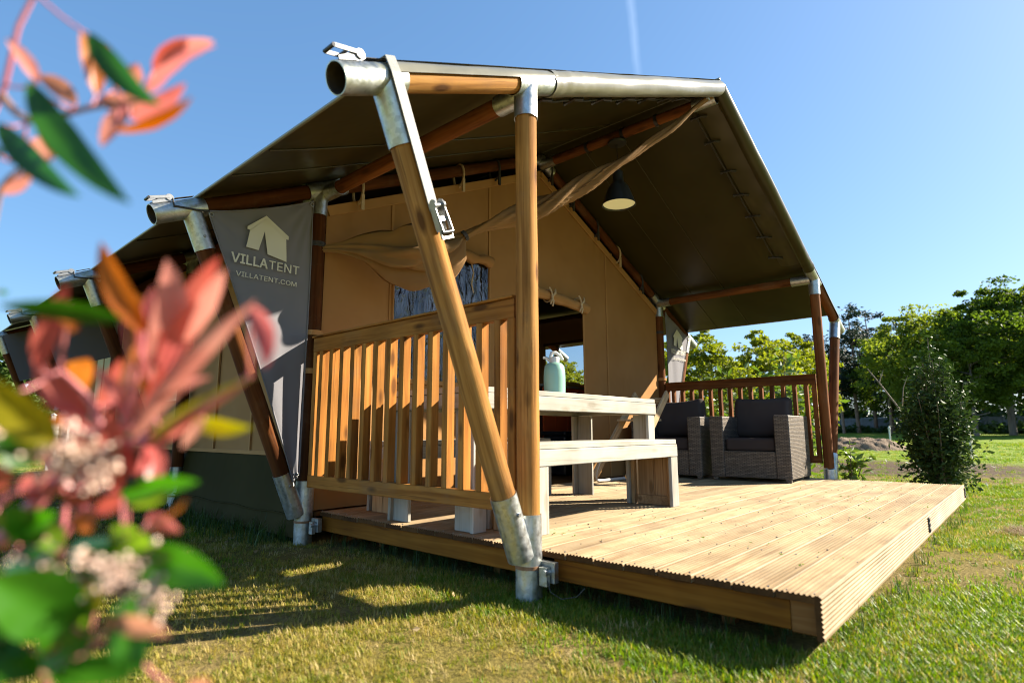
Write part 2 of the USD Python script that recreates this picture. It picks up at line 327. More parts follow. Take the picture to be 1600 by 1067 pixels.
mk('wicker', {
    'tc': ('texture_coordinate', {}), 'sx': ('separate_xyz', {}), 'ad': ('math', {'math_type': 'add'}), 'cx': ('combine_xyz', {}),
    'br': ('brick_texture', {'offset': 0.5, 'scale': 1.0, 'brick_width': 0.046, 'row_height': 0.0135, 'mortar_size': 0.0034, 'mortar_smooth': 0.6, 'color1': (0.20, 0.158, 0.115), 'color2': (0.11, 0.084, 0.06), 'mortar': (0.018, 0.013, 0.009), 'bias': 0.1}),
    'nv': ('invert', {'fac': 1.0}), 'bu': ('bump', {'strength': 0.9, 'distance': 0.006}),
    'p': ('principled_bsdf', {'roughness': 0.5}),
}, [('tc.object', 'sx.vector'), ('sx.x', 'ad.value1'), ('sx.y', 'ad.value2'), ('ad.value', 'cx.x'), ('sx.z', 'cx.y'), ('cx.vector', 'br.vector'),
    ('br.color', 'p.base_color'), ('br.fac', 'nv.color'), ('nv.color', 'bu.height'), ('bu.normal', 'p.normal')], 'p.BSDF')
# clear flexible window film: wrinkled in upright folds
mk('clear_film', {
    'g': ('geometry', {}), 'mp': ('mapping', {'scale': (15.0, 15.0, 5.0)}), 'no': ('noise_texture', {'scale': 1.0, 'detail': 4.0, 'distortion': 1.2}),
    'bu': ('bump', {'strength': 0.7, 'distance': 0.03}), 'fr': ('layer_weight', {'blend': 0.5}), 'pw': ('math', {'math_type': 'power', 'value2': 2.5}), 'mr': ('math', {'math_type': 'multiply_add', 'value2': 0.75, 'value3': 0.13, 'use_clamp': True}),
    'tr': ('transparent_bsdf', {'color': (0.70, 0.74, 0.78)}), 'gl': ('glossy_bsdf', {'roughness': 0.02, 'color': (0.46, 0.48, 0.50)}), 'mx': ('mix_closure', {}),
}, [('g.position', 'mp.vector'), ('mp.vector', 'no.vector'), ('no.fac', 'bu.height'), ('bu.normal', 'gl.normal'), ('fr.facing', 'pw.value1'), ('pw.value', 'mr.value1'), ('mr.value', 'mx.fac'),
    ('tr.BSDF', 'mx.closure1'), ('gl.BSDF', 'mx.closure2')], 'mx.closure')
def leaf(name, cols, trans=0.35, rough=0.4, tcol=None, spec=0.5, noise=None):
    """cols: ramp over a per-leaf random number; tcol: colour of the light that passes through"""
    nodes = {'g': ('geometry', {}), 'rp': ('rgb_ramp', {'ramp': cols}), 'oi': ('object_info', {}),
             'ad': ('math', {'math_type': 'add'}), 'fr': ('math', {'math_type': 'fraction'}),
             'p': ('principled_bsdf', {'roughness': rough, 'specular_ior_level': spec}), 'hs': ('hsv', {'saturation': 1.1, 'value': 1.5}), 'tr': ('translucent_bsdf', {}), 'mx': ('mix_closure', {'fac': trans})}
    links = [('g.random_per_island', 'ad.value1'), ('oi.random', 'ad.value2'), ('ad.value', 'fr.value1'), ('fr.value', 'rp.fac'), ('rp.color', 'p.base_color'), ('rp.color', 'hs.color'),
             ('hs.color', 'tr.color'), ('p.BSDF', 'mx.closure1'), ('tr.BSDF', 'mx.closure2')]
    mk(name, nodes, links, 'mx.closure')
leaf('oak_leaf', [(0, (0.066, 0.105, 0.014)), (0.5, (0.12, 0.165, 0.020)), (1, (0.215, 0.25, 0.036))], 0.45, 0.65, spec=0.2)
leaf('dark_leaf', [(0, (0.035, 0.075, 0.018)), (1, (0.075, 0.13, 0.03))], 0.35)
leaf('lime_leaf', [(0, (0.12, 0.15, 0.014)), (1, (0.25, 0.27, 0.035))], 0.45, 0.6, spec=0.2)
leaf('pine_needle', [(0, (0.014, 0.028, 0.017)), (1, (0.034, 0.055, 0.030))], 0.1, 0.6, spec=0.25)
leaf('glossy_leaf', [(0, (0.012, 0.028, 0.008)), (0.8, (0.028, 0.055, 0.014)), (1, (0.06, 0.10, 0.025))], 0.15, rough=0.55, spec=0.12)
leaf('laurel_leaf', [(0, (0.05, 0.10, 0.012)), (1, (0.12, 0.18, 0.03))], 0.35, 0.45)
leaf('shaded_weed_blade', [(0, (0.02, 0.05, 0.006)), (1, (0.06, 0.11, 0.015))], 0.3, 0.5)  # lush green darkened so the colour carries the shade beside the tent
leaf('hedge_leaf', [(0, (0.03, 0.06, 0.012)), (1, (0.07, 0.115, 0.022))], 0.3, 0.6, spec=0.3)
noisy('bark', (0.085, 0.06, 0.042), (0.15, 0.11, 0.08), 8.0, 0.9, bump=0.6, bscale=20, stretch=(1, 1, 0.25))
noisy('pine_bark', (0.14, 0.08, 0.055), (0.24, 0.15, 0.10), 8.0, 0.9, bump=0.6, bscale=20, stretch=(1, 1, 0.25))
noisy('twig', (0.12, 0.085, 0.05), (0.2, 0.15, 0.09), 20.0, 0.8)
noisy('soil', (0.10, 0.065, 0.04), (0.20, 0.14, 0.09), 9.0, 0.95, bump=1.0, bscale=24, bdist=0.05)
noisy('fence_grey', (0.13, 0.14, 0.155), (0.19, 0.2, 0.215), 4.0, 0.7)
noisy('white_paint', (0.514, 0.514, 0.500), (0.556, 0.556, 0.541), 4.0, 0.4)
noisy('caravan_window', (0.03, 0.035, 0.04), (0.05, 0.055, 0.06), 4.0, 0.12)
noisy('grey_roof', (0.33, 0.33, 0.34), (0.42, 0.42, 0.43), 4.0, 0.6)
noisy('petal', (0.62, 0.40, 0.31), (0.74, 0.56, 0.44), 90.0, 0.6)
noisy('red_stem', (0.356, 0.086, 0.099), (0.495, 0.156, 0.156), 20.0, 0.45)
noisy('stem_brown', (0.16, 0.08, 0.05), (0.25, 0.13, 0.08), 20.0, 0.6)
def photinia(name, c, tip, edge=0.5, trans=0.45, sat=1.0):
    """a glossy leaf whose hue runs between two pigments along a soft noise"""
    mk(name, {
        'tc': ('texture_coordinate', {}), 'no': ('noise_texture', {'scale': 14.0, 'detail': 2.0}), 'rp': ('rgb_ramp', {'ramp': [(0.3, c), (0.7, tip)]}),
        'hs': ('hsv', {'saturation': 1.05, 'value': 1.35}), 'tr': ('translucent_bsdf', {}),
        'p': ('principled_bsdf', {'roughness': 0.36, 'specular_ior_level': 0.4}), 'mx': ('mix_closure', {'fac': trans}),
    }, [('tc.object', 'no.vector'), ('no.fac', 'rp.fac'), ('rp.color', 'p.base_color'), ('rp.color', 'hs.color'), ('hs.color', 'tr.color'), ('p.BSDF', 'mx.closure1'), ('tr.BSDF', 'mx.closure2')], 'mx.closure')
photinia('leaf_dark', (0.012, 0.070, 0.002), (0.026, 0.11, 0.003), trans=0.45)
photinia('leaf_green', (0.024, 0.114, 0.005), (0.047, 0.175, 0.009))
photinia('leaf_light', (0.084, 0.181, 0.009), (0.164, 0.255, 0.023))
photinia('leaf_yellow', (0.145, 0.161, 0.005), (0.228, 0.182, 0.008))
photinia('leaf_orange', (0.34, 0.085, 0.016), (0.42, 0.15, 0.035))
photinia('leaf_red', (0.323, 0.047, 0.037), (0.437, 0.122, 0.093), trans=0.4)
photinia('leaf_pink', (0.420, 0.127, 0.102), (0.554, 0.268, 0.208))
photinia('leaf_salmon', (0.40, 0.085, 0.085), (0.54, 0.19, 0.16))
photinia('leaf_coral', (0.420, 0.160, 0.102), (0.504, 0.260, 0.167))
photinia('leaf_teal', (0.02, 0.07, 0.05), (0.03, 0.10, 0.07))
# ------------------------------------------------------------------ ground
def hz(x, y):
    x, y = np.asarray(x, float), np.asarray(y, float)
    r = np.hypot(x, y); s = np.clip((r - 14) / 50, 0, 1)
    P = np.stack([x, y, np.zeros_like(x)], -1)
    near = np.clip((r - 1.0) / 6, 0.15, 1)
    return 0.42 * s * s * (3 - 2 * s) + near * (0.05 * (meshkit.fbm(P * 0.5, 3, 3) - .5) + 0.02 * (meshkit.noise(P * 3.1, 9) - .5))
mk('lawn_soil', {
    'g': ('geometry', {}), 'n1': ('noise_texture', {'scale': 0.9, 'detail': 5.0, 'roughness': 0.6}), 'n2': ('noise_texture', {'scale': 46.0, 'detail': 5.0, 'roughness': 0.7}), 'n3': ('noise_texture', {'scale': 9.0, 'detail': 4.0}),
    'r1': ('rgb_ramp', {'ramp': [(0.30, (0.13, 0.115, 0.02)), (0.5, (0.19, 0.15, 0.04)), (0.68, (0.23, 0.165, 0.07))]}),
    'r2': ('rgb_ramp', {'ramp': [(0.3, (0.45, 0.45, 0.45)), (0.7, (1.25, 1.25, 1.25))]}), 'm2': ('mix', {'mix_type': 'multiply', 'fac': 0.85}),
    # the far field: fresh even green
    'ds': ('vector_math', {'math_type': 'distance', 'vector2': (0.0, 0.0, 0.0)}), 'fr': ('map_range', {'from_min': 9.0, 'from_max': 15.0, 'to_min': 0.0, 'to_max': 1.0, 'clamp': True}),
    'rf': ('rgb_ramp', {'ramp': [(0.32, (0.114, 0.174, 0.013)), (0.68, (0.174, 0.228, 0.027))]}), 'mf': ('mix', {}),
    # a bare strip of turned soil beside the platform
    'db': ('vector_math', {'math_type': 'distance', 'vector2': (11.4, 0.6, 0.0)}), 'fb': ('map_range', {'from_min': 1.5, 'from_max': 4.6, 'to_min': 0.62, 'to_max': 0.0, 'clamp': True}),
    'na': ('math', {'math_type': 'add'}), 'nm': ('map_range', {'from_min': 0.78, 'from_max': 0.98, 'to_min': 0.0, 'to_max': 1.0, 'clamp': True}),
    'sc': ('rgb_ramp', {'ramp': [(0.3, (0.054, 0.037, 0.022)), (0.7, (0.109, 0.077, 0.050))]}), 'mb': ('mix', {}),
    'bu': ('bump', {'strength': 0.9, 'distance': 0.03}), 'p': ('principled_bsdf', {'roughness': 0.95, 'specular_ior_level': 0.1}),
}, [('g.position', 'n1.vector'), ('g.position', 'n2.vector'), ('g.position', 'n3.vector'), ('n1.fac', 'r1.fac'), ('n2.fac', 'r2.fac'), ('r1.color', 'm2.color1'), ('r2.color', 'm2.color2'),
    ('g.position', 'ds.vector1'), ('ds.value', 'fr.value'), ('n3.fac', 'rf.fac'), ('fr.result', 'mf.fac'), ('m2.color', 'mf.color1'), ('rf.color', 'mf.color2'),
    ('g.position', 'db.vector1'), ('db.value', 'fb.value'), ('fb.result', 'na.value1'), ('n3.fac', 'na.value2'), ('na.value', 'nm.value'), ('n2.fac', 'sc.fac'),
    ('nm.result', 'mb.fac'), ('mf.color', 'mb.color1'), ('sc.color', 'mb.color2'), ('mb.color', 'p.base_color'), ('n2.fac', 'bu.height'), ('bu.normal', 'p.normal')], 'p.BSDF')
rs = np.r_[0, np.linspace(0.15, 12, 80), np.geomspace(12.5, 900, 60)]; na_ = 180
R_, A_ = np.meshgrid(rs, np.arange(na_) * 2 * PI / na_, indexing='ij')
gx, gy = (R_ * np.cos(A_)).ravel(), (R_ * np.sin(A_)).ravel()
gi, gj = np.meshgrid(np.arange(len(rs) - 1), np.arange(na_), indexing='ij')
k0, k1 = (gi * na_ + gj).ravel(), (gi * na_ + (gj + 1) % na_).ravel()
part(ROOT, 'ground', tri(np.c_[gx, gy, hz(gx, gy)], np.vstack([np.c_[k0, k0 + na_, k1 + na_], np.c_[k0, k1 + na_, k1]])), 'lawn_soil', smooth=True, kind='structure', label='mown lawn with dry yellowish patches round the tent')

# ------------------------------------------------------------------ tent frame
D, H, RZ, OV, WD = 1.917, 2.404, 3.547, 1.024, 5.0
SL = (RZ - H) / 2.5
FR_Y = [0.0, D, 4.23, 6.55, 8.86]
tent = thing('safari_tent', 'large tan canvas safari tent with dark roof on a wooden pole frame', 'tent', (2.5, 4.5, 0))
Z = lambda x: H + SL * (x if x < 2.5 else 5 - x)
rnd = random.Random(4)
for fi, y in enumerate(FR_Y):
    for s in (0, 1):
        X = lambda x: x if s == 0 else WD - x
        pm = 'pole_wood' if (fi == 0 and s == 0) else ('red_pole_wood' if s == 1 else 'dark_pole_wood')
        bt = 0.36 if fi == 0 else 0.40
        # posts
        P = pole(tent, 'post', (X(0), y, bt - .05), (X(0), y, H - .13), 0.051, pm, seed=fi * 7 + s)
        sleeve(P, 'post_foot', (X(0), y, -0.05), (X(0), y, bt if s == 0 else .30), 0.0575)
        M, L = aim((X(0), y, 0.135), (X(0), y, 0.15)); part(P, 'rust_band', rod(L, 0.0595, 28), 'rust_band', M=M, smooth=40)
        # rafters: outer stub, then up to the ridge
        mt, tp = (-OV, Z(-OV)), (0.0, H)
        ux = V(1, 0, SL) / math.hypot(1, SL)
        a = V(-OV + .24, 0, Z(-OV + .24)); b = V(2.5 - .03, 0, Z(2.47))
        pt = lambda p, off=0: V(X(p[0]), y + off, p[2])
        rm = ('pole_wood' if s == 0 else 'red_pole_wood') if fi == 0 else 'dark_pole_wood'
        Rf = pole(tent, 'rafter', pt(a), pt(b), 0.049, rm, seed=fi * 9 + s + 3)
        c0 = V(-OV, 0, Z(-OV)); c1 = V(-OV + .27, 0, Z(-OV + .27))
        sl = sleeve(Rf, 'rafter_end_tube', pt(c0), pt(c1), 0.058)
        sleeve(Rf, 'tube_lining', pt(c0 + ux * .006), pt(c0 + ux * .22), 0.0538, 'tube_shade', t=.002)  # added dark liner and plug: shade of the tube mouth as colour
        M, L = aim(pt(c0 + ux * .20), pt(c0 + ux * .21)); part(Rf, 'tube_plug', rod(L, 0.0515, 24), 'tube_shade', M=M)
        j0 = V(-.10, 0, Z(-.10)); j1 = V(.19, 0, Z(.19))
        sleeve(Rf, 'joint_tube', pt(j0), pt(j1), 0.0585)
        sleeve(P, 'joint_tube', (X(0), y, H - .19), (X(0), y, H - .01), 0.0575)
        # outward leaning brace
        q0 = V(-.055, 0, .19); q1 = V(-.815, 0, Z(-.815) - .02); qd = (q1 - q0) / np.linalg.norm(q1 - q0)
        B = pole(tent, 'brace_pole', pt(q0 + qd * .12), pt(q1 - qd * .1), 0.052, pm if s == 0 else 'red_pole_wood', seed=fi * 5 + s + 11)
        sleeve(B, 'foot_tube', pt(q0 - qd * .005), pt(q0 + qd * .285), 0.058)
        sleeve(B, 'head_tube', pt(q1 - qd * .235), pt(q1), 0.058)
        for q, dr in ((q0 + qd * .2, V(0, -1, 0)), (q1 - qd * .16, V(0, -1, 0))):
            if fi < 2:
                M, L = aim(pt(q) + dr * .056, pt(q) + dr * .066); part(B, 'bolt', rod(L, .009, 6), 'zinc', M=M)
    # ridge joint
    for s in (-1, 1):
        e = V(2.5 + s * .19, y, RZ - .19 * SL); sleeve(tent, 'ridge_joint', V(2.5, y, RZ), e, 0.0585)
# purlins between the frames: two eaves and the ridge
for k in range(4):
    y0, y1 = FR_Y[k], FR_Y[k + 1]
    for x, z in ((0.045, H - .015), (WD - .045, H - .015), (2.5, RZ - .07)):
        P = pole(tent, 'purlin', (x, y0 + .1, z), (x, y1 - .1, z), 0.046, 'dark_pole_wood' if k else 'red_pole_wood', seed=k * 3 + int(x))
        for a, b in ((y0 + .02, y0 + .22), (y1 - .20, y1 - .02)):
            sleeve(P, 'purlin_socket', (x, a, z), (x, b, z), 0.054)
# ------------------------------------------------------------------ roof
EX, RY0, RY1, OFF = -0.80, -0.022, 9.25, 0.066
def roofpt(side, x, y, off=OFF):
    """x from the left eave (EX) to the ridge, mirrored for the right side"""
    z = H + SL * x + off * 1.1
    ys = np.interp(y, [RY0] + FR_Y + [RY1], [0, 0, 1, 2, 3, 4, 4.4]); fr = ys - np.floor(ys)
    sag = -0.03 * np.sin(PI * fr) * np.sin(PI * np.clip((x - EX) / (2.5 - EX), 0, 1)) ** .6
    P = np.stack([x * 3, y * 3, np.full_like(x, side * 9.0)], -1)
    z = z + sag + 0.006 * (meshkit.fbm(P, 3, 5) - .5)
    return np.c_[x if side == 0 else WD - x, y, z]
for side in (0, 1):
    f_out = lambda u, v: roofpt(side, EX + (2.5 - EX) * u, RY0 + (RY1 - RY0) * v)
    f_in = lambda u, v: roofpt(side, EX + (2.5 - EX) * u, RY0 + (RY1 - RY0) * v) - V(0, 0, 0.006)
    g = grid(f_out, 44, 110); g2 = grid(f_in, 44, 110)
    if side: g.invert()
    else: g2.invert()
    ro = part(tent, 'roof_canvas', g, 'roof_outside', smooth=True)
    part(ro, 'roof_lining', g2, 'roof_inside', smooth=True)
    # eave hem and front edge piping
    X = lambda x: x if side == 0 else WD - x
    ee = [(X(EX), y, float(roofpt(side, V(EX), V(y))[0, 2]) - .003) for y in np.linspace(RY0, RY1, 60)]
    part(ro, 'eave_hem', sweep(ee, 0.009, 6), 'roof_outside', smooth=True)
    # canvas wrapped round the front rafter: over the top outside the post, all round inside it
    def wrap(x0, x1, a0, a1, n, r, seed):
        def fn(u, v):
            x = x0 + (x1 - x0) * u; a = a0 + (a1 - a0) * v
            P = np.stack([x * 2.2, a * 1.3, np.full_like(x, seed)], -1); P2 = np.stack([x * 26, a * 1.1 + x * 6, np.full_like(x, seed + 2.0)], -1)
            rr = r + 0.010 * (meshkit.fbm(P, 3, 2) - .5) + 0.009 * (meshkit.fbm(P2, 2, 4) - .5) * np.exp(-((x - .25) / .22) ** 2)
            nx, nz = -SL / math.hypot(1, SL), 1 / math.hypot(1, SL)
            return np.c_[X2(x + rr * np.sin(a) * nx), -rr * np.cos(a), H + SL * x + rr * np.sin(a) * nz]
        X2 = lambda x: x if side == 0 else WD - x
        return grid(fn, n, 22)
    w1 = wrap(EX, 0.20, math.radians(4), math.radians(112), 40, .0625, side); w2 = wrap(0.17, 2.49, math.radians(-125), math.radians(112), 110, .064, side + 5)
    if side: w1.invert(); w2.invert()
    part(ro, 'rafter_sleeve', w1, 'roof_outside', smooth=True)
    part(ro, 'rafter_sleeve', w2, 'roof_inside' if side else 'roof_outside', smooth=True)
    # the flap turned back under the roof, laced with hooks
    fl = grid(lambda u, v: roofpt(side, 0.22 + 2.24 * u, 0.035 + .235 * v, OFF) - np.c_[np.zeros_like(u), np.zeros_like(u), .016 + .02 * np.sin(PI * v) + .006 * np.sin(u * 42)], 60, 8)
    if side == 0: fl.invert()
    for ys in (1.02, 1.45, 3.1):
        part(ro, 'roof_seam', sweep([tuple(roofpt(side, V(x), V(ys))[0] - V(0, 0, .010)) for x in np.linspace(EX + .02, 2.44, 40)], .0045, 5), 'roof_flap', smooth=True)
    part(ro, 'front_flap', fl, 'roof_flap', smooth=True)
    line = []
    hx = [4.581, 4.249, 3.938, 3.635, 3.328, 2.976, 2.70] if side else [0.45, 0.776, 1.098, 1.428, 1.74, 2.067, 2.34]
    for i, x in enumerate(hx):
        xl = 5 - x if side else x
        c = roofpt(side, V(xl), V(.285))[0] - V(0, 0, .045)
        dx = V(1, 0, SL if side == 0 else -SL); dx /= np.linalg.norm(dx)
        hk = [rod(.075, .013, 10, .009), at(rod(.05, .010, 8, .013), trans(.07, 0, -.004, .7)), at(rod(.035, .016, 8, .005), trans(-.033, 0, .0))]
        M, L = aim(c, c + V(0, -1, -.1)); mm = cat(hk)
        part(ro, 'toggle_hook', mm, 'black_plastic', M=M @ trans(-.02, 0, 0, .25 * rnd.uniform(-1, 1)), smooth=30)
        line.append(c + V(0, .0, .012))
    pts = []
    for i in range(len(line) - 1):
        for t in (0, .5): pts.append(line[i] * (1 - t) + line[i + 1] * t - V(0, 0, .012 if t else 0))
    part(ro, 'lacing_cord', sweep(pts + [line[-1]], .008, 6), 'dark_cord', smooth=True)
part(tent, 'ridge_cap', sweep([(2.5, y, RZ + OFF + .012) for y in np.linspace(RY0, RY1, 30)], .016, 8), 'roof_outside', smooth=True)

# ------------------------------------------------------------------ canvas walls
WY = D + .012
def wallgrid(x0, x1, zb, zt, nx, nz, y=WY, amp=.016, ny=0.0):
    def fn(u, v):
        x = x0 + (x1 - x0) * u; b = zb(x); t = zt(x); z = b + (t - b) * v
        P = np.stack([x * 2.1, z * .8, np.full_like(x, 3.0)], -1)
        return np.c_[x, y + (amp * (meshkit.fbm(P, 3, 8) - .5) + .007 * np.sin(x * 31 + 2 * np.sin(x * 7)) * np.exp(-(1 - v) * 7) + .006 * np.sin(x * 23) * np.exp(-v * 9)) * np.sin(PI * np.clip(u, 0, 1)) ** .3, z]
    return grid(fn, nx, nz)
wz = np.vectorize(lambda x: Z(x) - .15); cst = lambda c: (lambda x: np.full_like(x, c))
DKZ = 0.202
P = lambda *a, **k: part(tent, *a, **k)
for x0, x1 in ((0.07, .64), (1.74, 2.28), (3.24, 3.72), (3.72, 4.93)):
    P('wall_panel', wallgrid(x0, x1, cst(DKZ), wz, 14, 40), 'tan_canvas', smooth=True)
P('wall_panel', wallgrid(.64, 1.74, cst(DKZ), cst(1.10), 18, 14), 'tan_canvas', smooth=True)
P('wall_panel', wallgrid(.64, 1.74, cst(2.24), wz, 18, 20), 'tan_canvas', smooth=True)
P('wall_panel', wallgrid(2.28, 3.24, cst(2.09), wz, 18, 24), 'tan_canvas', smooth=True)
for x in (.64, 1.74, 3.72):
    P('wall_seam', box(x - .012, x + .012, WY - .008, WY - .003, DKZ, Z(x) - .17), 'hem_canvas')
for xa, xb in ((.07, 2.5), (2.5, 4.93)):
    A, B_ = V(xa, WY - .012, Z(xa) - .165), V(xb, WY - .012, Z(xb) - .165)
    beam(tent, 'wall_hem', A, B_, 'hem_canvas', w=.016, h=.075, c=.004)
# window film with canvas surround
def film(u, v):
    x = .66 + 1.06 * u; z = 1.11 + 1.12 * v
    Pn = np.stack([x * 9, z * 1.2, np.full_like(x, 1.0)], -1)
    return np.c_[x, WY - .004 + .030 * (meshkit.fbm(Pn, 3, 6) - .5), z]
W_ = P('window', grid(film, 70, 30), 'clear_film', smooth=True)
for a, b in (((.65, 1.105), (1.73, 1.105)), ((.65, 2.235), (1.73, 2.235)), ((.655, 1.1), (.655, 2.24)), ((1.725, 1.1), (1.725, 2.24))):
    beam(W_, 'window_hem', (a[0], WY - .012, a[1]), (b[0], WY - .012, b[1]), 'hem_canvas', w=.010, h=.035)
part(W_, 'tie_tape', sweep([(1.48, WY - .03, 2.2), (1.49, WY - .05, 2.1), (1.47, WY - .045, 2.0), (1.49, WY - .05, 1.92)], .006, 6), 'tan_strap', smooth=True)
part(W_, 'rolled_flap', sweep([(.68 + .08 * i, WY - .04, 2.245 + .012 * math.sin(i * 1.7)) for i in range(14)], [.045 + .012 * math.sin(i * 2.1) for i in range(14)], 12), 'tan_canvas', smooth=True)
# door: rolled-up leaf tied with bows
dr = [(2.22 + .085 * i, WY - .05, 2.095 - .004 * i + .004 * math.sin(i * 2)) for i in range(13)]
Dr = P('rolled_door', sweep(dr, [.055 + .005 * math.sin(i * 1.3) for i in range(13)], 16), 'hem_canvas', smooth=40)
part(Dr, 'roll_end', sweep([(3.243, WY - .05 + r * math.cos(a), 2.047 + r * math.sin(a)) for a, r in [(k * .5, .048 - .0014 * k) for k in range(28)]], .004, 5), 'tan_canvas', smooth=True)
for x in (2.55, 3.06):
    c = V(x, WY - .11, 2.06)
    bow = [sweep([c, c + V(-.03, -.01, .05), c + V(-.045, 0, .085), c + V(-.02, 0, .06), c], .008, 6), sweep([c, c + V(.03, -.01, .045), c + V(.05, 0, .08), c + V(.055, 0, .04), c], .008, 6),
           sweep([c, c + V(-.02, -.01, -.04), c + V(-.035, 0, -.085)], .009, 6), sweep([c, c + V(.012, -.005, -.05), c + V(.002, 0, -.10)], .009, 6),
           sweep([(x, WY - .05 + .062 * math.cos(a), 2.075 + .062 * math.sin(a)) for a in np.linspace(0, 2 * PI, 18)], .007, 5), rbox(.03, .025, .03, .01).apply_translation(c)]
    part(Dr, 'tie_bow', cat(bow), 'tan_strap', smooth=40)
P('door_edge_hem', box(3.225, 3.25, WY - .012, WY - .004, DKZ, 2.08), 'hem_canvas')
P('door_edge_hem', box(2.27, 2.295, WY - .012, WY - .004, DKZ, 2.08), 'hem_canvas')
# straps that hang the wall from the rafter
for x in (.313, .82, 1.334, 1.8, 2.62, 3.0, 3.482, 3.95, 4.48):
    z = Z(x); s = SL if x < 2.5 else -SL
    loop = sweep([(x + .10 * math.sin(a) * 0 + .0, D + .066 * math.cos(a), z - .045 + .105 * math.sin(a)) for a in np.linspace(0, 2 * PI, 22)], .011, 6, squash=[1.0] * 22)
    P('hanging_strap', cat([loop, box(x - .013, x + .013, D - .07, D - .055, z - .21, z - .09)]), 'tan_strap' if int(x * 10) % 2 else 'dark_cord', smooth=40)
# side walls along x = 0 and x = 5 and the rear
def sidewall(x, y0, y1, zb, zt, ny, nz, flare=0.0, sd=1.0):
    sg = -1 if x < 2.5 else 1
    def fn(u, v):
        y = y0 + (y1 - y0) * u; z = zb + (zt - zb) * v; Pn = np.stack([np.full_like(y, sd), y * 1.4, z * .7], -1)
        return np.c_[x + sg * (.014 * (meshkit.fbm(Pn, 3, 8) - .5) * 2 + flare * (1 - v)), y, z]
    return grid(fn, ny, nz)
IX = .075
P('side_wall', sidewall(IX, D + .02, 8.80, .56, H - .05, 120, 30), 'tan_canvas', smooth=True)
P('side_skirt', sidewall(IX, D + .02, 8.80, .04, .56, 120, 8, .12), 'olive_skirt', smooth=True)
P('skirt_seam', box(IX - .02, IX - .01, D + .02, 8.8, .545, .575), 'hem_canvas')
P('skirt_hem', sweep([(IX - .10, y, .17 + .006 * math.sin(y * 9)) for y in np.linspace(D + .05, 8.78, 60)], .006, 5), 'olive_skirt', smooth=True)
for y in (2.9, 3.6, 5.0, 5.7, 7.3, 8.1):
    P('wall_seam', box(IX - .022, IX - .008, y - .012, y + .012, .57, H - .06), 'hem_canvas')
for y0, y1 in ((4.55, 5.35), (6.75, 7.6)):
    w = P('side_window', sidewall(IX - .02, y0, y1, 1.02, 1.72, 24, 8), 'pale_canvas', smooth=True, label='pale rolled-down blind of a side window')
# right side wall with the window seen through the door
RX = WD - .075
for a in ((D + .02, 3.02, DKZ, H - .05), (3.80, 8.8, DKZ, H - .05), (3.02, 3.80, DKZ, 1.36), (3.02, 3.80, 2.0, H - .05)):
    P('side_wall', sidewall(RX, *a, 30, 16), 'tan_canvas', smooth=True)
P('side_window', sidewall(RX - .004, 3.02, 3.80, 1.36, 2.0, 30, 10), 'clear_film', smooth=True)
P('window_rail', box(RX - .03, RX - .015, 3.0, 3.82, 1.99, 2.03), 'partition_cloth')
P('window_rail', box(RX - .03, RX - .015, 3.0, 3.82, 1.33, 1.37), 'partition_cloth')
P('rear_wall', wallgrid(.075, 4.925, cst(.05), wz, 40, 20, y=8.82), 'tan_canvas', smooth=True)
P('partition', wallgrid(.12, 4.9, cst(DKZ), np.vectorize(lambda x: min(Z(x) - .2, 3.0)), 30, 14, y=4.6), 'partition_cloth', smooth=True)
P('tent_floor', box(.1, 4.9, D + .03, 8.8, .16, .19), 'brown_board_wood')
# dark side cloths hung behind the braces of the rear frames
for y in (6.5, 8.8):
    v = [(-.80, y, Z(-.8)), (-.02, y, Z(-.02) - .06), (-.02, y, 1.62), (-.56, y, 1.42)]
    P('brace_cloth', tri(v + [(a, b + .006, c) for a, b, c in v], [[0, 2, 1], [0, 3, 2], [4, 5, 6], [4, 6, 7], [0, 1, 5], [0, 5, 4], [1, 2, 6], [1, 6, 5], [2, 3, 7], [2, 7, 6], [3, 0, 4], [3, 4, 7]]), 'banner_cloth')
# ratchets
def side_plate():
    pr = [(-.07, -.012), (.05, -.012), (.07, -.002), (.075, .014), (.066, .03), (.045, .038), (.02, .030), (-.03, .012), (-.07, .004)]
    return pr
def ratchet(parent, M, name='strap_ratchet', open_handle=True):
    pl = extr([(a, b) for a, b in side_plate()], .003)      # profile in y,z; thickness along x
    Rm = np.eye(4); Rm[:3, :3] = [[0, 1, 0], [1, 0, 0], [0, 0, 1]]
    pa, pb = at(pl, Rm), at(pl, Rm)
    pa.invert(); pb.invert()
    pa.apply_translation([0, -.027, 0]); pb.apply_translation([0, .024, 0])
    ax = np.eye(4); ax[:3, :3] = [[0, -1, 0], [1, 0, 0], [0, 0, 1]]
    sp = at(rod(.058, .012, 16), ax); sp.apply_translation([.045, -.029, .014])
    wh = []
    for yy in (-.034, .030):
        w = at(rod(.004, .022, 18), ax); w.apply_translation([.045, yy, .014]); wh.append(w)
    base = box(-.075, .02, -.024, .024, -.012, -.008)
    n = part(parent, name, cat([pa, pb, sp, base] + wh), 'zinc', M=M, smooth=30)
    ang = .20 if open_handle else .10
    hd = []
    for yy in (-.033, .033):
        hd.append(at(bar(.13, .005, .020, .001), trans(0, yy, 0)))
    gr = at(rod(.072, .009, 12), ax); gr.apply_translation([.13, -.036, 0])
    hm = cat(hd + [at(bar(.02, .07, .004, .001), trans(.055, 0, .004))])
    Ry = np.eye(4); c, s = math.cos(PI - ang), math.sin(PI - ang); Ry[:3, :3] = [[c, 0, -s], [0, 1, 0], [s, 0, c]]; Ry[:3, 3] = [.045, 0, .018]
    part(n, 'ratchet_handle', hm, 'zinc', M=M @ Ry, smooth=30)
    part(n, 'handle_grip', gr, 'black_plastic', M=M @ Ry, smooth=40)
    return n
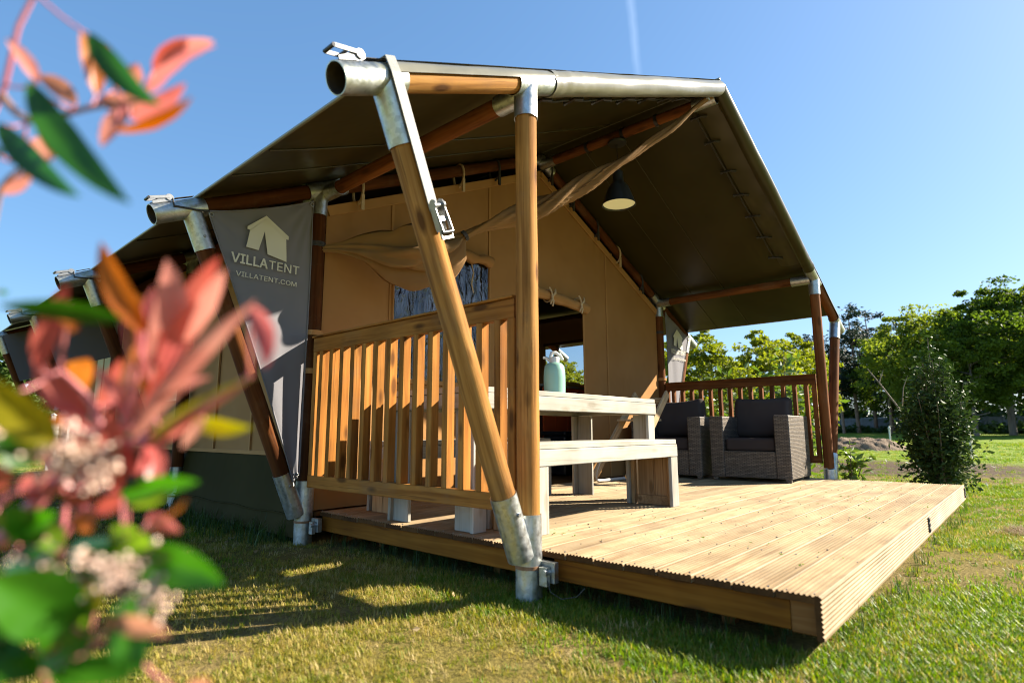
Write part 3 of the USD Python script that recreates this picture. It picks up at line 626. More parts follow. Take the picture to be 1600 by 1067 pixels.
for fi in (0, 1, 2, 3):
    y = FR_Y[fi]
    a = V(-OV + .04, y, Z(-OV + .04)); nrm = V(-SL, 0, 1) / math.hypot(1, SL)
    M, L = aim(a + nrm * .072, a + nrm * .072 + V(1, 0, SL))
    M2_ = M @ trans(.035, -.005, -.008); M2_[:3, :3] *= .84
    ratchet(tent, M2_, open_handle=fi == 0)
    # dark cord from ratchet over the tube into the eave hem
    p0 = a + nrm * .07 + V(.10, 0, SL * .1); p1 = V(-.79, y, Z(-.79)) + nrm * .068
    M2, L2 = aim(p0, p1); P('eave_strap', bar(L2, .035, .003, .001), 'dark_cord', M=M2)
    if fi: P('eave_cord', sweep([p0 + V(-.02, -.02, 0), V(-.93, y - .062, Z(-.93) + .02), V(-.80, y - .064, Z(-.8) - .03), V(-.74, y - .06, Z(-.74) - .045)], .006, 6), 'dark_cord', smooth=True)
# grey webbing on the front brace with its own ratchet
q0 = V(-.055, 0, .19); q1 = V(-.815, 0, Z(-.815) - .02); qd = (q1 - q0) / np.linalg.norm(q1 - q0)
bn = V(0.06, -1, 0); bn -= qd * (bn @ qd); bn /= np.linalg.norm(bn)
top = V(-.80, 0, Z(-.80)) + V(-SL, 0, 1) / math.hypot(1, SL) * .074
s0 = q1 + bn * .066 + qd * .02; s1 = q1 - qd * .50 + bn * .062
strap = [(top + V(0, .05, 0), V(0, -.02, 1)), (top + V(.0, -.04, -.005), V(0, -.6, .8)), (s0, bn), (q1 - qd * .25 + bn * .064, bn), (s1, bn)]
sv = []
wv = np.cross(qd, bn)
for pnt, nn in strap: sv += [pnt - wv * .024, pnt + wv * .024]
sf = []
for i in range(len(strap) - 1): sf += [[2 * i, 2 * i + 1, 2 * i + 3], [2 * i, 2 * i + 3, 2 * i + 2]]
nst = np.repeat([s[1] / np.linalg.norm(s[1]) for s in strap], 2, 0) * .004
nv = len(sv); sv = np.array(sv)
both = tri(np.vstack([sv, sv + nst]), [f[::-1] for f in sf] + [[a + nv, b + nv, c + nv] for a, b, c in sf] + [x for i in range(len(strap) - 1) for x in ([2 * i, 2 * i + 2, 2 * i + 2 + nv], [2 * i, 2 * i + 2 + nv, 2 * i + nv], [2 * i + 1, 2 * i + 1 + nv, 2 * i + 3 + nv], [2 * i + 1, 2 * i + 3 + nv, 2 * i + 3])])
P('tension_strap', both, 'webbing')
M = np.eye(4); M[:3, 0] = qd; M[:3, 2] = bn; M[:3, 1] = np.cross(bn, qd); M[:3, 3] = s1 + bn * .012 - qd * .02
M[:3, :3] *= .82
ratchet(tent, M, open_handle=False)
part(tent, 'strap_ratchet_guard', cat([at(bar(.10, .006, .012, .001), trans(-.11, -.036, .02)), at(bar(.10, .006, .012, .001), trans(-.11, .036, .02)), at(bar(.012, .078, .012, .001), trans(-.115, 0, .02))]), 'zinc', M=M)
# black cord wound on post two, pale bands on it
for z, mt, r in ((1.985, 'dark_cord', .058), (1.36, 'hem_canvas', .064), (1.10, 'hem_canvas', .064)):
    M, L = aim((0, D, z), (0, D, z + .035)); P('post_tie', rod(L, r, 24), mt, M=M, smooth=40)
    M, L = aim((WD, D, z), (WD, D, z + .035)); P('post_tie', rod(L, r, 24), mt, M=M, smooth=40)
# measured positions (metres) of the curtain line and of the shrub's leaves, branches and flowers
LEAVES=[(-1.940,-1.126,0.996,-1.924,-1.182,0.917,-1.896,-1.258,0.871,0.025,'d'),
(-1.913,-1.165,1.034,-1.900,-1.196,0.985,-1.879,-1.241,0.956,0.019,'d'),
(-1.951,-1.081,0.973,-1.935,-1.142,0.918,-1.915,-1.212,0.883,0.020,'d'),
(-1.894,-1.111,1.011,-1.899,-1.112,1.039,-1.909,-1.107,1.066,0.018,'o'),
(-1.866,-1.156,1.008,-1.860,-1.194,1.026,-1.845,-1.239,1.023,0.019,'s'),
(-1.860,-1.155,1.038,-1.852,-1.187,1.045,-1.840,-1.220,1.039,0.013,'p'),
(-1.887,-1.151,0.966,-1.866,-1.188,0.967,-1.853,-1.221,0.983,0.015,'o'),
(-1.874,-1.142,0.986,-1.860,-1.173,0.990,-1.852,-1.199,1.005,0.015,'s'),
(-1.914,-1.089,0.954,-1.919,-1.104,0.977,-1.931,-1.108,0.995,0.020,'s'),
(-1.908,-1.085,0.964,-1.910,-1.093,0.979,-1.919,-1.093,0.992,0.018,'p'),
(-1.929,-1.048,0.966,-1.916,-1.083,0.962,-1.909,-1.113,0.971,0.018,'p'),
(-1.887,-1.094,1.021,-1.872,-1.119,1.001,-1.858,-1.149,1.002,0.021,'c'),
(-1.901,-1.076,1.013,-1.913,-1.073,1.029,-1.929,-1.064,1.033,0.016,'c'),
(-1.940,-1.028,0.932,-1.930,-1.053,0.934,-1.926,-1.074,0.945,0.014,'p'),
(-1.870,-1.077,1.049,-1.866,-1.096,1.050,-1.866,-1.111,1.056,0.020,'p'),
(-1.861,-1.141,1.038,-1.857,-1.168,1.047,-1.848,-1.199,1.047,0.015,'r'),
(-1.857,-1.174,0.798,-1.881,-1.174,0.827,-1.895,-1.187,0.861,0.019,'o'),
(-1.847,-1.176,0.758,-1.848,-1.213,0.803,-1.864,-1.233,0.845,0.030,'p'),
(-1.832,-1.162,0.749,-1.851,-1.164,0.791,-1.857,-1.182,0.834,0.026,'s'),
(-1.834,-1.181,0.779,-1.840,-1.211,0.820,-1.835,-1.252,0.849,0.021,'r'),
(-1.842,-1.216,0.788,-1.834,-1.244,0.810,-1.835,-1.263,0.838,0.021,'p'),
(-1.864,-1.188,0.713,-1.853,-1.242,0.772,-1.829,-1.305,0.809,0.017,'p'),
(-1.831,-1.302,0.805,-1.823,-1.320,0.786,-1.828,-1.323,0.762,0.014,'s'),
(-1.879,-1.133,0.733,-1.903,-1.124,0.747,-1.916,-1.131,0.776,0.021,'r'),
(-1.914,-1.131,0.769,-1.919,-1.154,0.801,-1.912,-1.188,0.825,0.019,'r'),
(-1.906,-1.165,0.818,-1.908,-1.174,0.803,-1.904,-1.189,0.791,0.015,'o'),
(-1.875,-1.061,0.763,-1.873,-1.080,0.772,-1.875,-1.094,0.783,0.028,'o'),
(-1.858,-1.208,0.714,-1.843,-1.260,0.742,-1.826,-1.311,0.758,0.015,'y'),
(-1.825,-1.194,0.730,-1.814,-1.225,0.721,-1.805,-1.257,0.724,0.014,'y'),
(-1.911,-1.205,0.714,-1.935,-1.210,0.731,-1.953,-1.224,0.755,0.025,'y'),
(-1.877,-1.194,0.803,-1.913,-1.184,0.811,-1.946,-1.174,0.806,0.017,'d'),
(-1.829,-1.122,0.740,-1.836,-1.146,0.790,-1.859,-1.151,0.833,0.026,'o'),
(-1.842,-1.068,0.753,-1.838,-1.099,0.778,-1.844,-1.121,0.806,0.028,'o'),
(-1.860,-1.155,0.674,-1.874,-1.168,0.706,-1.879,-1.191,0.737,0.021,'r'),
(-1.849,-1.157,0.688,-1.844,-1.189,0.708,-1.847,-1.212,0.732,0.018,'s'),
(-1.863,-1.082,0.734,-1.858,-1.107,0.756,-1.859,-1.125,0.782,0.018,'r'),
(-1.867,-1.190,0.674,-1.855,-1.227,0.685,-1.841,-1.263,0.687,0.015,'g'),
(-1.866,-1.203,0.669,-1.860,-1.226,0.673,-1.855,-1.246,0.682,0.014,'l'),
(-1.857,-1.195,0.650,-1.849,-1.227,0.658,-1.846,-1.256,0.676,0.016,'o'),
(-1.845,-1.183,0.660,-1.841,-1.199,0.650,-1.835,-1.220,0.649,0.012,'s'),
(-1.869,-1.182,0.651,-1.860,-1.217,0.637,-1.850,-1.256,0.639,0.025,'l'),
(-1.863,-1.212,0.630,-1.847,-1.259,0.636,-1.834,-1.298,0.624,0.027,'g'),
(-1.879,-1.153,0.633,-1.869,-1.182,0.620,-1.858,-1.216,0.621,0.028,'g'),
(-1.894,-1.225,0.598,-1.918,-1.233,0.624,-1.942,-1.237,0.638,0.040,'g'),
(-1.904,-1.239,0.581,-1.892,-1.265,0.575,-1.881,-1.292,0.581,0.036,'g'),
(-1.905,-1.182,0.579,-1.893,-1.209,0.583,-1.886,-1.234,0.596,0.032,'g'),
(-1.882,-1.239,0.601,-1.873,-1.272,0.605,-1.865,-1.301,0.603,0.011,'c'),
(-1.901,-1.184,0.569,-1.898,-1.195,0.575,-1.898,-1.204,0.584,0.010,'c'),
(-1.888,-1.201,0.584,-1.886,-1.221,0.601,-1.889,-1.236,0.620,0.020,'l'),
(-1.920,-1.193,0.700,-1.930,-1.197,0.711,-1.943,-1.198,0.715,0.025,'d'),
(-1.921,-1.153,0.657,-1.912,-1.177,0.657,-1.906,-1.200,0.668,0.019,'g'),
(-1.877,-1.111,0.623,-1.869,-1.135,0.628,-1.864,-1.157,0.641,0.019,'t'),
(-1.908,-1.165,0.643,-1.917,-1.173,0.661,-1.929,-1.175,0.672,0.021,'g'),
(-1.888,-1.129,0.631,-1.898,-1.134,0.648,-1.912,-1.135,0.656,0.020,'l'),
(-1.918,-1.198,0.594,-1.928,-1.200,0.590,-1.933,-1.206,0.582,0.034,'g'),
(-1.873,-1.178,0.592,-1.879,-1.182,0.608,-1.889,-1.181,0.621,0.017,'y'),
(-1.868,-1.137,0.690,-1.875,-1.145,0.704,-1.885,-1.150,0.713,0.016,'s'),
(-1.903,-1.120,0.670,-1.907,-1.125,0.680,-1.913,-1.126,0.685,0.017,'r'),
(-1.890,-1.135,0.670,-1.883,-1.150,0.670,-1.877,-1.165,0.676,0.014,'r'),
(-1.882,-1.156,0.662,-1.882,-1.162,0.654,-1.878,-1.171,0.649,0.016,'o'),
(-1.851,-1.235,0.610,-1.869,-1.235,0.604,-1.880,-1.240,0.590,0.021,'g'),
(-1.921,-1.157,0.609,-1.911,-1.181,0.606,-1.902,-1.206,0.612,0.024,'g'),
(-1.872,-1.252,0.606,-1.874,-1.260,0.590,-1.870,-1.276,0.577,0.023,'g'),
(-1.928,-1.201,0.594,-1.921,-1.212,0.581,-1.912,-1.228,0.574,0.030,'d'),
(-1.939,-1.139,0.683,-1.932,-1.162,0.690,-1.930,-1.182,0.702,0.018,'r'),
(-1.940,-1.152,0.745,-1.934,-1.161,0.724,-1.923,-1.177,0.710,0.018,'y'),
(-1.950,-1.102,0.937,-1.952,-1.113,0.937,-1.955,-1.123,0.935,0.008,'d'),
(-1.938,-1.091,0.831,-1.936,-1.105,0.828,-1.935,-1.120,0.826,0.005,'d'),
(-1.829,-1.231,0.730,-1.837,-1.227,0.721,-1.841,-1.226,0.709,0.009,'p'),
(-1.838,-1.174,0.708,-1.844,-1.177,0.692,-1.845,-1.186,0.675,0.014,'s'),
(-1.835,-1.251,0.545,-1.831,-1.264,0.552,-1.830,-1.276,0.562,0.014,'c'),
(-1.857,-1.158,0.728,-1.868,-1.165,0.752,-1.885,-1.163,0.769,0.012,'s'),
(-1.854,-1.162,0.733,-1.864,-1.169,0.755,-1.868,-1.184,0.776,0.011,'p'),
(-1.854,-1.176,0.733,-1.851,-1.197,0.749,-1.854,-1.212,0.768,0.012,'r'),
(-1.863,-1.146,0.708,-1.883,-1.139,0.718,-1.899,-1.140,0.738,0.013,'s'),
(-1.867,-1.155,0.708,-1.881,-1.156,0.716,-1.894,-1.154,0.714,0.011,'r'),
(-1.852,-1.193,0.737,-1.845,-1.219,0.754,-1.833,-1.247,0.760,0.011,'p'),
(-1.866,-1.126,0.698,-1.865,-1.146,0.717,-1.871,-1.158,0.738,0.012,'o'),
(-1.861,-1.163,0.713,-1.861,-1.174,0.699,-1.858,-1.189,0.688,0.011,'r'),
(-1.882,-1.132,0.679,-1.896,-1.132,0.690,-1.906,-1.139,0.707,0.013,'s'),
(-1.887,-1.138,0.670,-1.878,-1.164,0.679,-1.874,-1.187,0.695,0.011,'p'),
(-1.845,-1.196,0.713,-1.841,-1.217,0.728,-1.834,-1.241,0.737,0.010,'s'),
(-1.869,-1.113,0.713,-1.887,-1.110,0.728,-1.906,-1.103,0.733,0.012,'o'),
(-1.918,-1.135,0.682,-1.909,-1.151,0.684,-1.904,-1.167,0.694,0.012,'s'),
(-1.930,-1.131,0.664,-1.920,-1.147,0.654,-1.909,-1.166,0.652,0.015,'l'),
(-1.880,-1.164,0.626,-1.874,-1.186,0.633,-1.871,-1.207,0.645,0.016,'g'),
(-1.916,-1.154,0.639,-1.907,-1.176,0.626,-1.895,-1.202,0.624,0.022,'d'),
(-1.876,-1.163,0.662,-1.868,-1.179,0.667,-1.864,-1.193,0.677,0.012,'r'),
(-1.900,-1.195,0.617,-1.893,-1.208,0.608,-1.884,-1.224,0.605,0.019,'g'),
(-1.855,-1.223,0.639,-1.847,-1.245,0.637,-1.842,-1.263,0.628,0.013,'g'),
(-1.909,-1.196,0.603,-1.918,-1.205,0.624,-1.930,-1.209,0.641,0.024,'t'),
(-1.838,-1.185,0.758,-1.849,-1.200,0.784,-1.866,-1.207,0.803,0.017,'r'),
(-1.849,-1.189,0.762,-1.851,-1.214,0.792,-1.845,-1.246,0.815,0.014,'s'),
(-1.928,-1.063,1.027,-1.938,-1.063,1.046,-1.952,-1.057,1.061,0.014,'p'),
(-1.898,-1.105,1.067,-1.892,-1.115,1.047,-1.882,-1.130,1.033,0.015,'r'),
(-1.875,-1.130,1.000,-1.885,-1.128,0.981,-1.890,-1.131,0.958,0.015,'p')]
STEMS=[[(-1.880,-1.109,0.449),(-1.886,-1.124,0.539),(-1.884,-1.122,0.583),(-1.885,-1.117,0.630),(-1.884,-1.114,0.673),(-1.868,-1.140,0.708),(-1.848,-1.170,0.738)],
[(-1.885,-1.117,0.630),(-1.910,-1.134,0.645),(-1.933,-1.121,0.637)],
[(-1.884,-1.114,0.673),(-1.910,-1.130,0.681),(-1.926,-1.123,0.668)],
[(-1.868,-1.140,0.708),(-1.850,-1.176,0.713),(-1.836,-1.224,0.732),(-1.818,-1.278,0.760)],
[(-1.868,-1.140,0.708),(-1.877,-1.138,0.738),(-1.901,-1.132,0.768)],
[(-1.916,-1.005,0.473),(-1.943,-1.000,0.707),(-1.963,-1.002,0.932),(-1.948,-1.039,1.016),(-1.945,-1.070,1.083),(-1.937,-1.099,1.109)],
[(-1.948,-1.039,1.016),(-1.926,-1.071,0.989),(-1.899,-1.116,0.995),(-1.874,-1.145,1.000)],
[(-1.882,-1.124,0.583),(-1.873,-1.170,0.617),(-1.862,-1.199,0.632)],
[(-1.884,-1.122,0.583),(-1.877,-1.184,0.577),(-1.872,-1.221,0.592)],
[(-1.943,-1.000,0.707),(-1.942,-1.051,0.924),(-1.927,-1.075,0.951)],
[(-1.848,-1.170,0.738),(-1.847,-1.176,0.758)],
[(-1.921,-1.107,0.638),(-1.887,-1.129,0.689),(-1.868,-1.140,0.708)],
[(-1.886,-1.124,0.539),(-1.916,-1.169,0.579)],
[(-1.884,-1.114,0.673),(-1.906,-1.140,0.709)],
[(-1.868,-1.140,0.708),(-1.835,-1.210,0.728),(-1.818,-1.278,0.760)],
[(-1.880,-1.120,0.678),(-1.864,-1.147,0.713),(-1.860,-1.175,0.757)],
[(-1.898,-1.115,0.622),(-1.877,-1.134,0.664),(-1.865,-1.145,0.713)]]
CLUSTERS=[(-1.913,-1.133,0.713,0.0287,0.0134,26),
(-1.893,-1.154,0.705,0.0215,0.0182,26),
(-1.880,-1.166,0.697,0.0134,0.0201,16),
(-1.897,-1.137,0.714,0.0195,0.0122,12),
(-1.890,-1.163,0.611,0.0128,0.0091,10),
(-1.910,-1.144,0.625,0.0137,0.0082,12),
(-1.862,-1.196,0.617,0.0183,0.0192,24),
(-1.847,-1.210,0.606,0.0119,0.0137,14),
(-1.881,-1.164,0.628,0.0187,0.0103,10),
(-1.927,-1.133,0.719,0.0140,0.0094,10),
(-1.878,-1.167,0.688,0.0086,0.0105,8),
(-1.869,-1.190,0.624,0.0119,0.0082,8)]
CURTAIN=[(2.435, 0.031, 3.467, 0.032), (2.306, 0.131, 3.335, 0.042), (2.141, 0.257, 3.144, 0.047), (1.982, 0.378, 2.998, 0.051), (1.849, 0.48, 2.862, 0.061), (1.676, 0.612, 2.72, 0.08), (1.487, 0.757, 2.554, 0.104), (1.345, 0.866, 2.447, 0.117), (1.225, 0.958, 2.365, 0.116), (1.088, 1.063, 2.293, 0.105), (0.954, 1.166, 2.222, 0.076), (0.841, 1.252, 2.154, 0.042), (0.8, 1.283, 2.121, 0.037), (0.741, 1.328, 2.049, 0.13), (0.647, 1.401, 1.999, 0.185), (0.531, 1.489, 1.967, 0.183), (0.424, 1.571, 1.96, 0.146), (0.318, 1.653, 1.976, 0.1), (0.213, 1.733, 1.987, 0.063), (0.109, 1.812, 1.984, 0.031), (-0.002, 1.898, 1.967, 0.018)]
# ------------------------------------------------------------------ platform
DX0, DX1, DY0 = 0.074, 5.0, -1.138
deck = thing('wooden_deck', 'raised wooden deck of grooved pale boards in front of the tent', 'deck', (2.5, .4, 0))
def grooved(w, t, n=8, d=.0045):
    """board profile (y,z): top face with n grooves, top at z=0"""
    pr = [(-w / 2, -t), (w / 2, -t), (w / 2, -.004)]
    p = w / n; c = w / 2 - .003
    for i in range(n):
        y = w / 2 - i * p
        pr += [(y - .003, 0), (y - p * .50, 0), (y - p * .58, -d), (y - p * .92, -d)] if i < n - 1 else [(y - .003, 0), (y - p + .003, 0)]
    pr += [(-w / 2, -.004)]
    return pr
PITCH_B, BW = 0.1420, 0.1338
nb = 22
rb = random.Random(8)
for i in range(nb):
    y = DY0 + .004 + BW / 2 + i * PITCH_B
    if y + BW / 2 > WY - .004: break
    M = trans(DX0 + rb.uniform(-.004, .004), y, DKZ + rb.uniform(-.0015, .0015))
    db = part(deck, 'deck_board', extr(grooved(BW, .026), DX1 - DX0 + rb.uniform(0, .004)), 'deck_wood', M=M)
    part(db, 'board_end', extr(grooved(BW - .001, .0255), .002), 'shaded_end_grain', M=M @ trans(-.0022, 0, -.0002))  # thin end plate, grain and side shade both in its dark colour
sc = trimesh.creation.cylinder(radius=.0042, height=.003, sections=7); scs = []
for i in range(nb):
    for k in range(9):
        for dy in (-.042, .042):
            y = DY0 + .004 + BW / 2 + i * PITCH_B + dy
            if y < D - .03: q = sc.copy(); q.apply_translation([DX0 + .032 + k * .6 + rb.uniform(-.006, .006), y, DKZ - .0008]); scs.append(q)
part(deck, 'deck_screws', cat(scs), 'zinc', kind='stuff')
# fascia: two lengths of grooved board stood on edge
for xa, xb in ((DX0 - .003, 2.494), (2.500, DX1)):
    M = np.eye(4); M[:3, 0] = [1, 0, 0]; M[:3, 1] = [0, 0, 1]; M[:3, 2] = [0, -1, 0]; M[:3, 3] = [xa, DY0 - .001, DKZ - .068]
    fb = part(deck, 'fascia_board', extr(grooved(.132, .022, 9), xb - xa), 'deck_wood', M=M)
    if xa < .1: part(fb, 'board_end', extr(grooved(.131, .0215, 9), .002), 'shaded_end_grain', M=M @ trans(-.0022, 0, -.0002))
for x, z in ((2.497, .135), (4.93, .135)):
    part(deck, 'fascia_plate', cat([box(x - .022, x + .022, DY0 - .006, DY0 - .0005, z - .045, z + .045)] + [box(x - .018, x + .018, DY0 - .010, DY0 - .006, z + dz - .008, z + dz + .008) for dz in (-.03, 0, .03)]), 'dark_cord')
JZ0, JZ1 = .082, .174
for x, a, b in ((DX0 + .032, DY0 + .10, -.075), (DX0 + .032, .075, D - .09)):
    beam(deck, 'edge_joist', (x, a, (JZ0 + JZ1) / 2), (x, b, (JZ0 + JZ1) / 2), 'joist_wood', w=.045, h=JZ1 - JZ0)
beam(deck, 'edge_joist', (DX0 + .036, DY0 + .026, (JZ0 + JZ1) / 2), (DX0 + .036, DY0 + .099, (JZ0 + JZ1) / 2), 'brown_board_wood', w=.045, h=JZ1 - JZ0 + .012)
for k in range(1, 9):
    x = DX0 + .06 + k * .6; beam(deck, 'joist', (x, DY0 + .03, .128), (x, D, .128), 'joist_wood', w=.045, h=.088)
for x in (.30, 1.3, 2.5, 3.7, 4.8):
    for y in (-.75, .45, 1.45):
        M, L = aim((x, y, -.05), (x, y, .075)); part(deck, 'deck_peg', bar(L, .05, .05), 'brown_board_wood', M=M)
# steel hangers that hold the joists to the tent posts
for y in (-.085, D - .11):
    bk = cat([box(.018, .045, y - .040, y + .040, .085, .168), at(rod(.05, .013, 10), trans(-.02, y - .012, .13)), box(-.01, .012, y - .02, y + .02, .075, .15)])
    part(deck, 'joist_hanger', bk, 'steel', smooth=30)
part(deck, 'loose_wire', sweep([(.0, -.09, .12), (-.015, -.13, .06), (-.02, -.19, .045), (.0, -.25, .06), (.03, -.27, .09)], .0016, 5), 'dark_cord', smooth=True)
# ------------------------------------------------------------------ balustrades
def balustrade(x, y0, y1, n, label, mat, side, tz=1.345):
    r = thing('balustrade', label, 'balustrade', (x, (y0 + y1) / 2, .36), group='balustrades of the deck')
    beam(r, 'top_rail', (x, y0, tz - .058), (x, y1, tz - .058), mat, w=.045, h=.095)
    beam(r, 'cap_rail', (x, y0, tz - .004), (x, y1, tz - .004), mat, w=.075, h=.012)
    beam(r, 'bottom_rail', (x, y0, .40), (x, y1, .40), mat, w=.045, h=.078)
    for e in (y0 + .022, y1 - .022):
        M, L = aim((x, e, .44), (x, e, tz - .106)); part(r, 'end_stile', bar(L, .044, .044), mat, M=M)
    for i in range(n):
        y = y0 + .105 + (y1 - y0 - .21) * i / (n - 1)
        M, L = aim((x + .0, y, .4393), (x, y, tz - .1058), up=(1, 0, 0)); part(r, 'baluster', bar(L, .040, .055), mat, M=M)
    return r
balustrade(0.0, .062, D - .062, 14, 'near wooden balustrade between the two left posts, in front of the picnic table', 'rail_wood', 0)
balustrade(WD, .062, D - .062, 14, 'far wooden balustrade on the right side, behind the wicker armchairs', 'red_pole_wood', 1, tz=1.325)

# ------------------------------------------------------------------ table and benches
def plank_thing(name, label, cat_, x0, x1, y0, y1, top, apron, npl, leg, kind_):
    t = thing(name, label, cat_, ((x0 + x1) / 2, (y0 + y1) / 2, DKZ + .001), group='benches of the dining table' if kind_ == 'b' else None)
    T = .032; w = (y1 - y0 - .012) / npl
    for i in range(npl):
        ya = y0 + .006 + i * w
        beam(t, 'top_plank', (x0 + .002 * (i % 2), ya + w / 2, top - T / 2), (x1 - .003 * (i % 2), ya + w / 2, top - T / 2), 'pale_wood', w=w - .003, h=T)
    for y in (y0 + .012, y1 - .012):
        beam(t, 'apron', (x0 + .002, y, top - T - apron / 2 - .001), (x1 - .062 if kind_ == 't' and False else x1 - .002, y, top - T - apron / 2 - .001), 'pale_wood', w=.024, h=apron)
    for x in (x0 + .014, x1 - .014):
        beam(t, 'end_apron', (x, y0 + .026, top - T - apron / 2 - .002), (x, y1 - .026, top - T - apron / 2 - .002), 'pale_wood', w=.024, h=apron - .006)
    return t
table = plank_thing('picnic_table', 'long pale scaffold-plank dining table with a green jug standing on it', 'table', .13, 2.10, .48, 1.22, .955, .085, 4, .1, 't')
zt = .955 - .032 - .002
for x, sx in ((.155, 1), (2.075, -1)):
    for y, sy in ((.502, 1), (1.198, -1)):
        # an L-section leg of two boards
        M, L = aim((x + sx * .035, y - .0 + sy * .0, DKZ + .001), (x + sx * .035, y, zt - .085)); lg = part(table, 'leg', bar(L, .100, .024), 'pale_wood', M=M @ np.diag([1, 1, 1, 1.0]))
        Mx = np.eye(4); Mx[:3, 0] = [0, 0, 1]; Mx[:3, 1] = [0, 1, 0]; Mx[:3, 2] = [-1, 0, 0]; Mx[:3, 3] = [x - sx * .0 + sx * .02, y + sy * .082, DKZ + .001]
        part(lg, 'leg_board', bar(L, .138, .026), 'pale_wood', M=Mx)
def bench(label, y0, y1):
    b = plank_thing('picnic_bench', label, 'bench', .30, 1.86, y0, y1, .655, .085, 2, .1, 'b')
    z1 = .655 - .032 - .088
    for x, sx in ((.30, 1), (1.86, -1)):
        for y, sy in ((y0, 1), (y1, -1)):
            Mx = np.eye(4); Mx[:3, 0] = [0, 0, 1]; Mx[:3, 1] = [1, 0, 0]; Mx[:3, 2] = [0, 1, 0]; Mx[:3, 3] = [x + sx * .052, y + sy * .012, DKZ + .001]
            part(b, 'leg', bar(z1 - DKZ - .001, .10, .024), 'pale_wood', M=Mx)
            Mx = Mx.copy(); Mx[:3, 3] = [x + sx * .052, y + sy * .037, DKZ + .001]
            part(b, 'leg_batten', bar(z1 - DKZ - .002, .045, .026), 'tan_board_wood', M=Mx)
        w = (y1 - y0 - .11) / 2
        for i in range(2):
            yy = y0 + .055 + w * (i + .5)
            Mx = np.eye(4); Mx[:3, 0] = [0, 0, 1]; Mx[:3, 1] = [0, 1, 0]; Mx[:3, 2] = [-1, 0, 0]; Mx[:3, 3] = [x + sx * .016, yy, DKZ + .001]
            part(b, 'end_board', bar(z1 - DKZ, w - .003, .022), 'tan_board_wood', M=Mx)
        part(b, 'end_rail', box(*( (x + .028, x + .05) if sx > 0 else (x - .05, x - .028)), y0 + .06, y1 - .06, DKZ + .002, DKZ + .062), 'tan_board_wood')
    return b
bench('pale plank bench on the near side of the dining table', .20, .56)
bench('pale plank bench on the far side of the dining table, against the tent wall', 1.32, 1.66)
jug = thing('jug', 'mint green flask with a white lever lid standing on the table', 'jug', (1.175, .75, .956))
part(jug, 'body', lathe([(0, 0), (.066, 0), (.073, .006), (.0745, .05), (.075, .12), (.073, .17), (.066, .205), (.052, .222), (.034, .228), (0, .229)], 36), 'mint_enamel', M=jug.M, smooth=40)
part(jug, 'neck', lathe([(0, .226), (.034, .227), (.033, .262), (.028, .268), (0, .269)], 24), 'white_plastic', M=jug.M, smooth=40)
part(jug, 'lever', sweep([(-.03, .012, .262), (-.02, .006, .295), (.01, -.005, .298), (.045, -.02, .275), (.062, -.028, .25)], [.011, .012, .013, .012, .009], 10), 'white_plastic', M=jug.M, smooth=40)
part(jug, 'spout', sweep([(-.015, .02, .24), (-.04, .04, .262), (-.058, .052, .262)], [.012, .010, .009], 10), 'white_plastic', M=jug.M, smooth=40)

# high chair with slanted wooden sides, standing beyond the table
hc = thing('high_chair', 'slanted wooden high chair with a pale curved foot beyond the table', 'chair', (3.35, 1.42, DKZ + .001))
for y in (1.24, 1.62):
    beam(hc, 'side_rail', (2.92, y, .26), (3.80, y, 1.11), 'chair_wood', w=.026, h=.085, up=(0, 0, 1))
    part(hc, 'foot', cat([sweep([(3.02, y, .40), (2.96, y, .31), (2.95, y, .245), (3.0, y, .222), (3.1, y, .219), (3.72, y, .219)], .015, 10)]), 'white_plastic', smooth=40)
for t, nm, dp in ((.30, 'foot_plate', .30), (.62, 'seat', .30)):
    x, z = 2.92 + .94 * t, .26 + .91 * t; part(hc, nm, box(x - .14, x + .16, 1.25, 1.61, z - .01, z + .01), 'chair_wood')
for t in (.84,):
    x, z = 2.92 + .94 * t, .26 + .91 * t; beam(hc, 'back_slat', (x, 1.25, z), (x, 1.61, z), 'chair_wood', w=.02, h=.07)

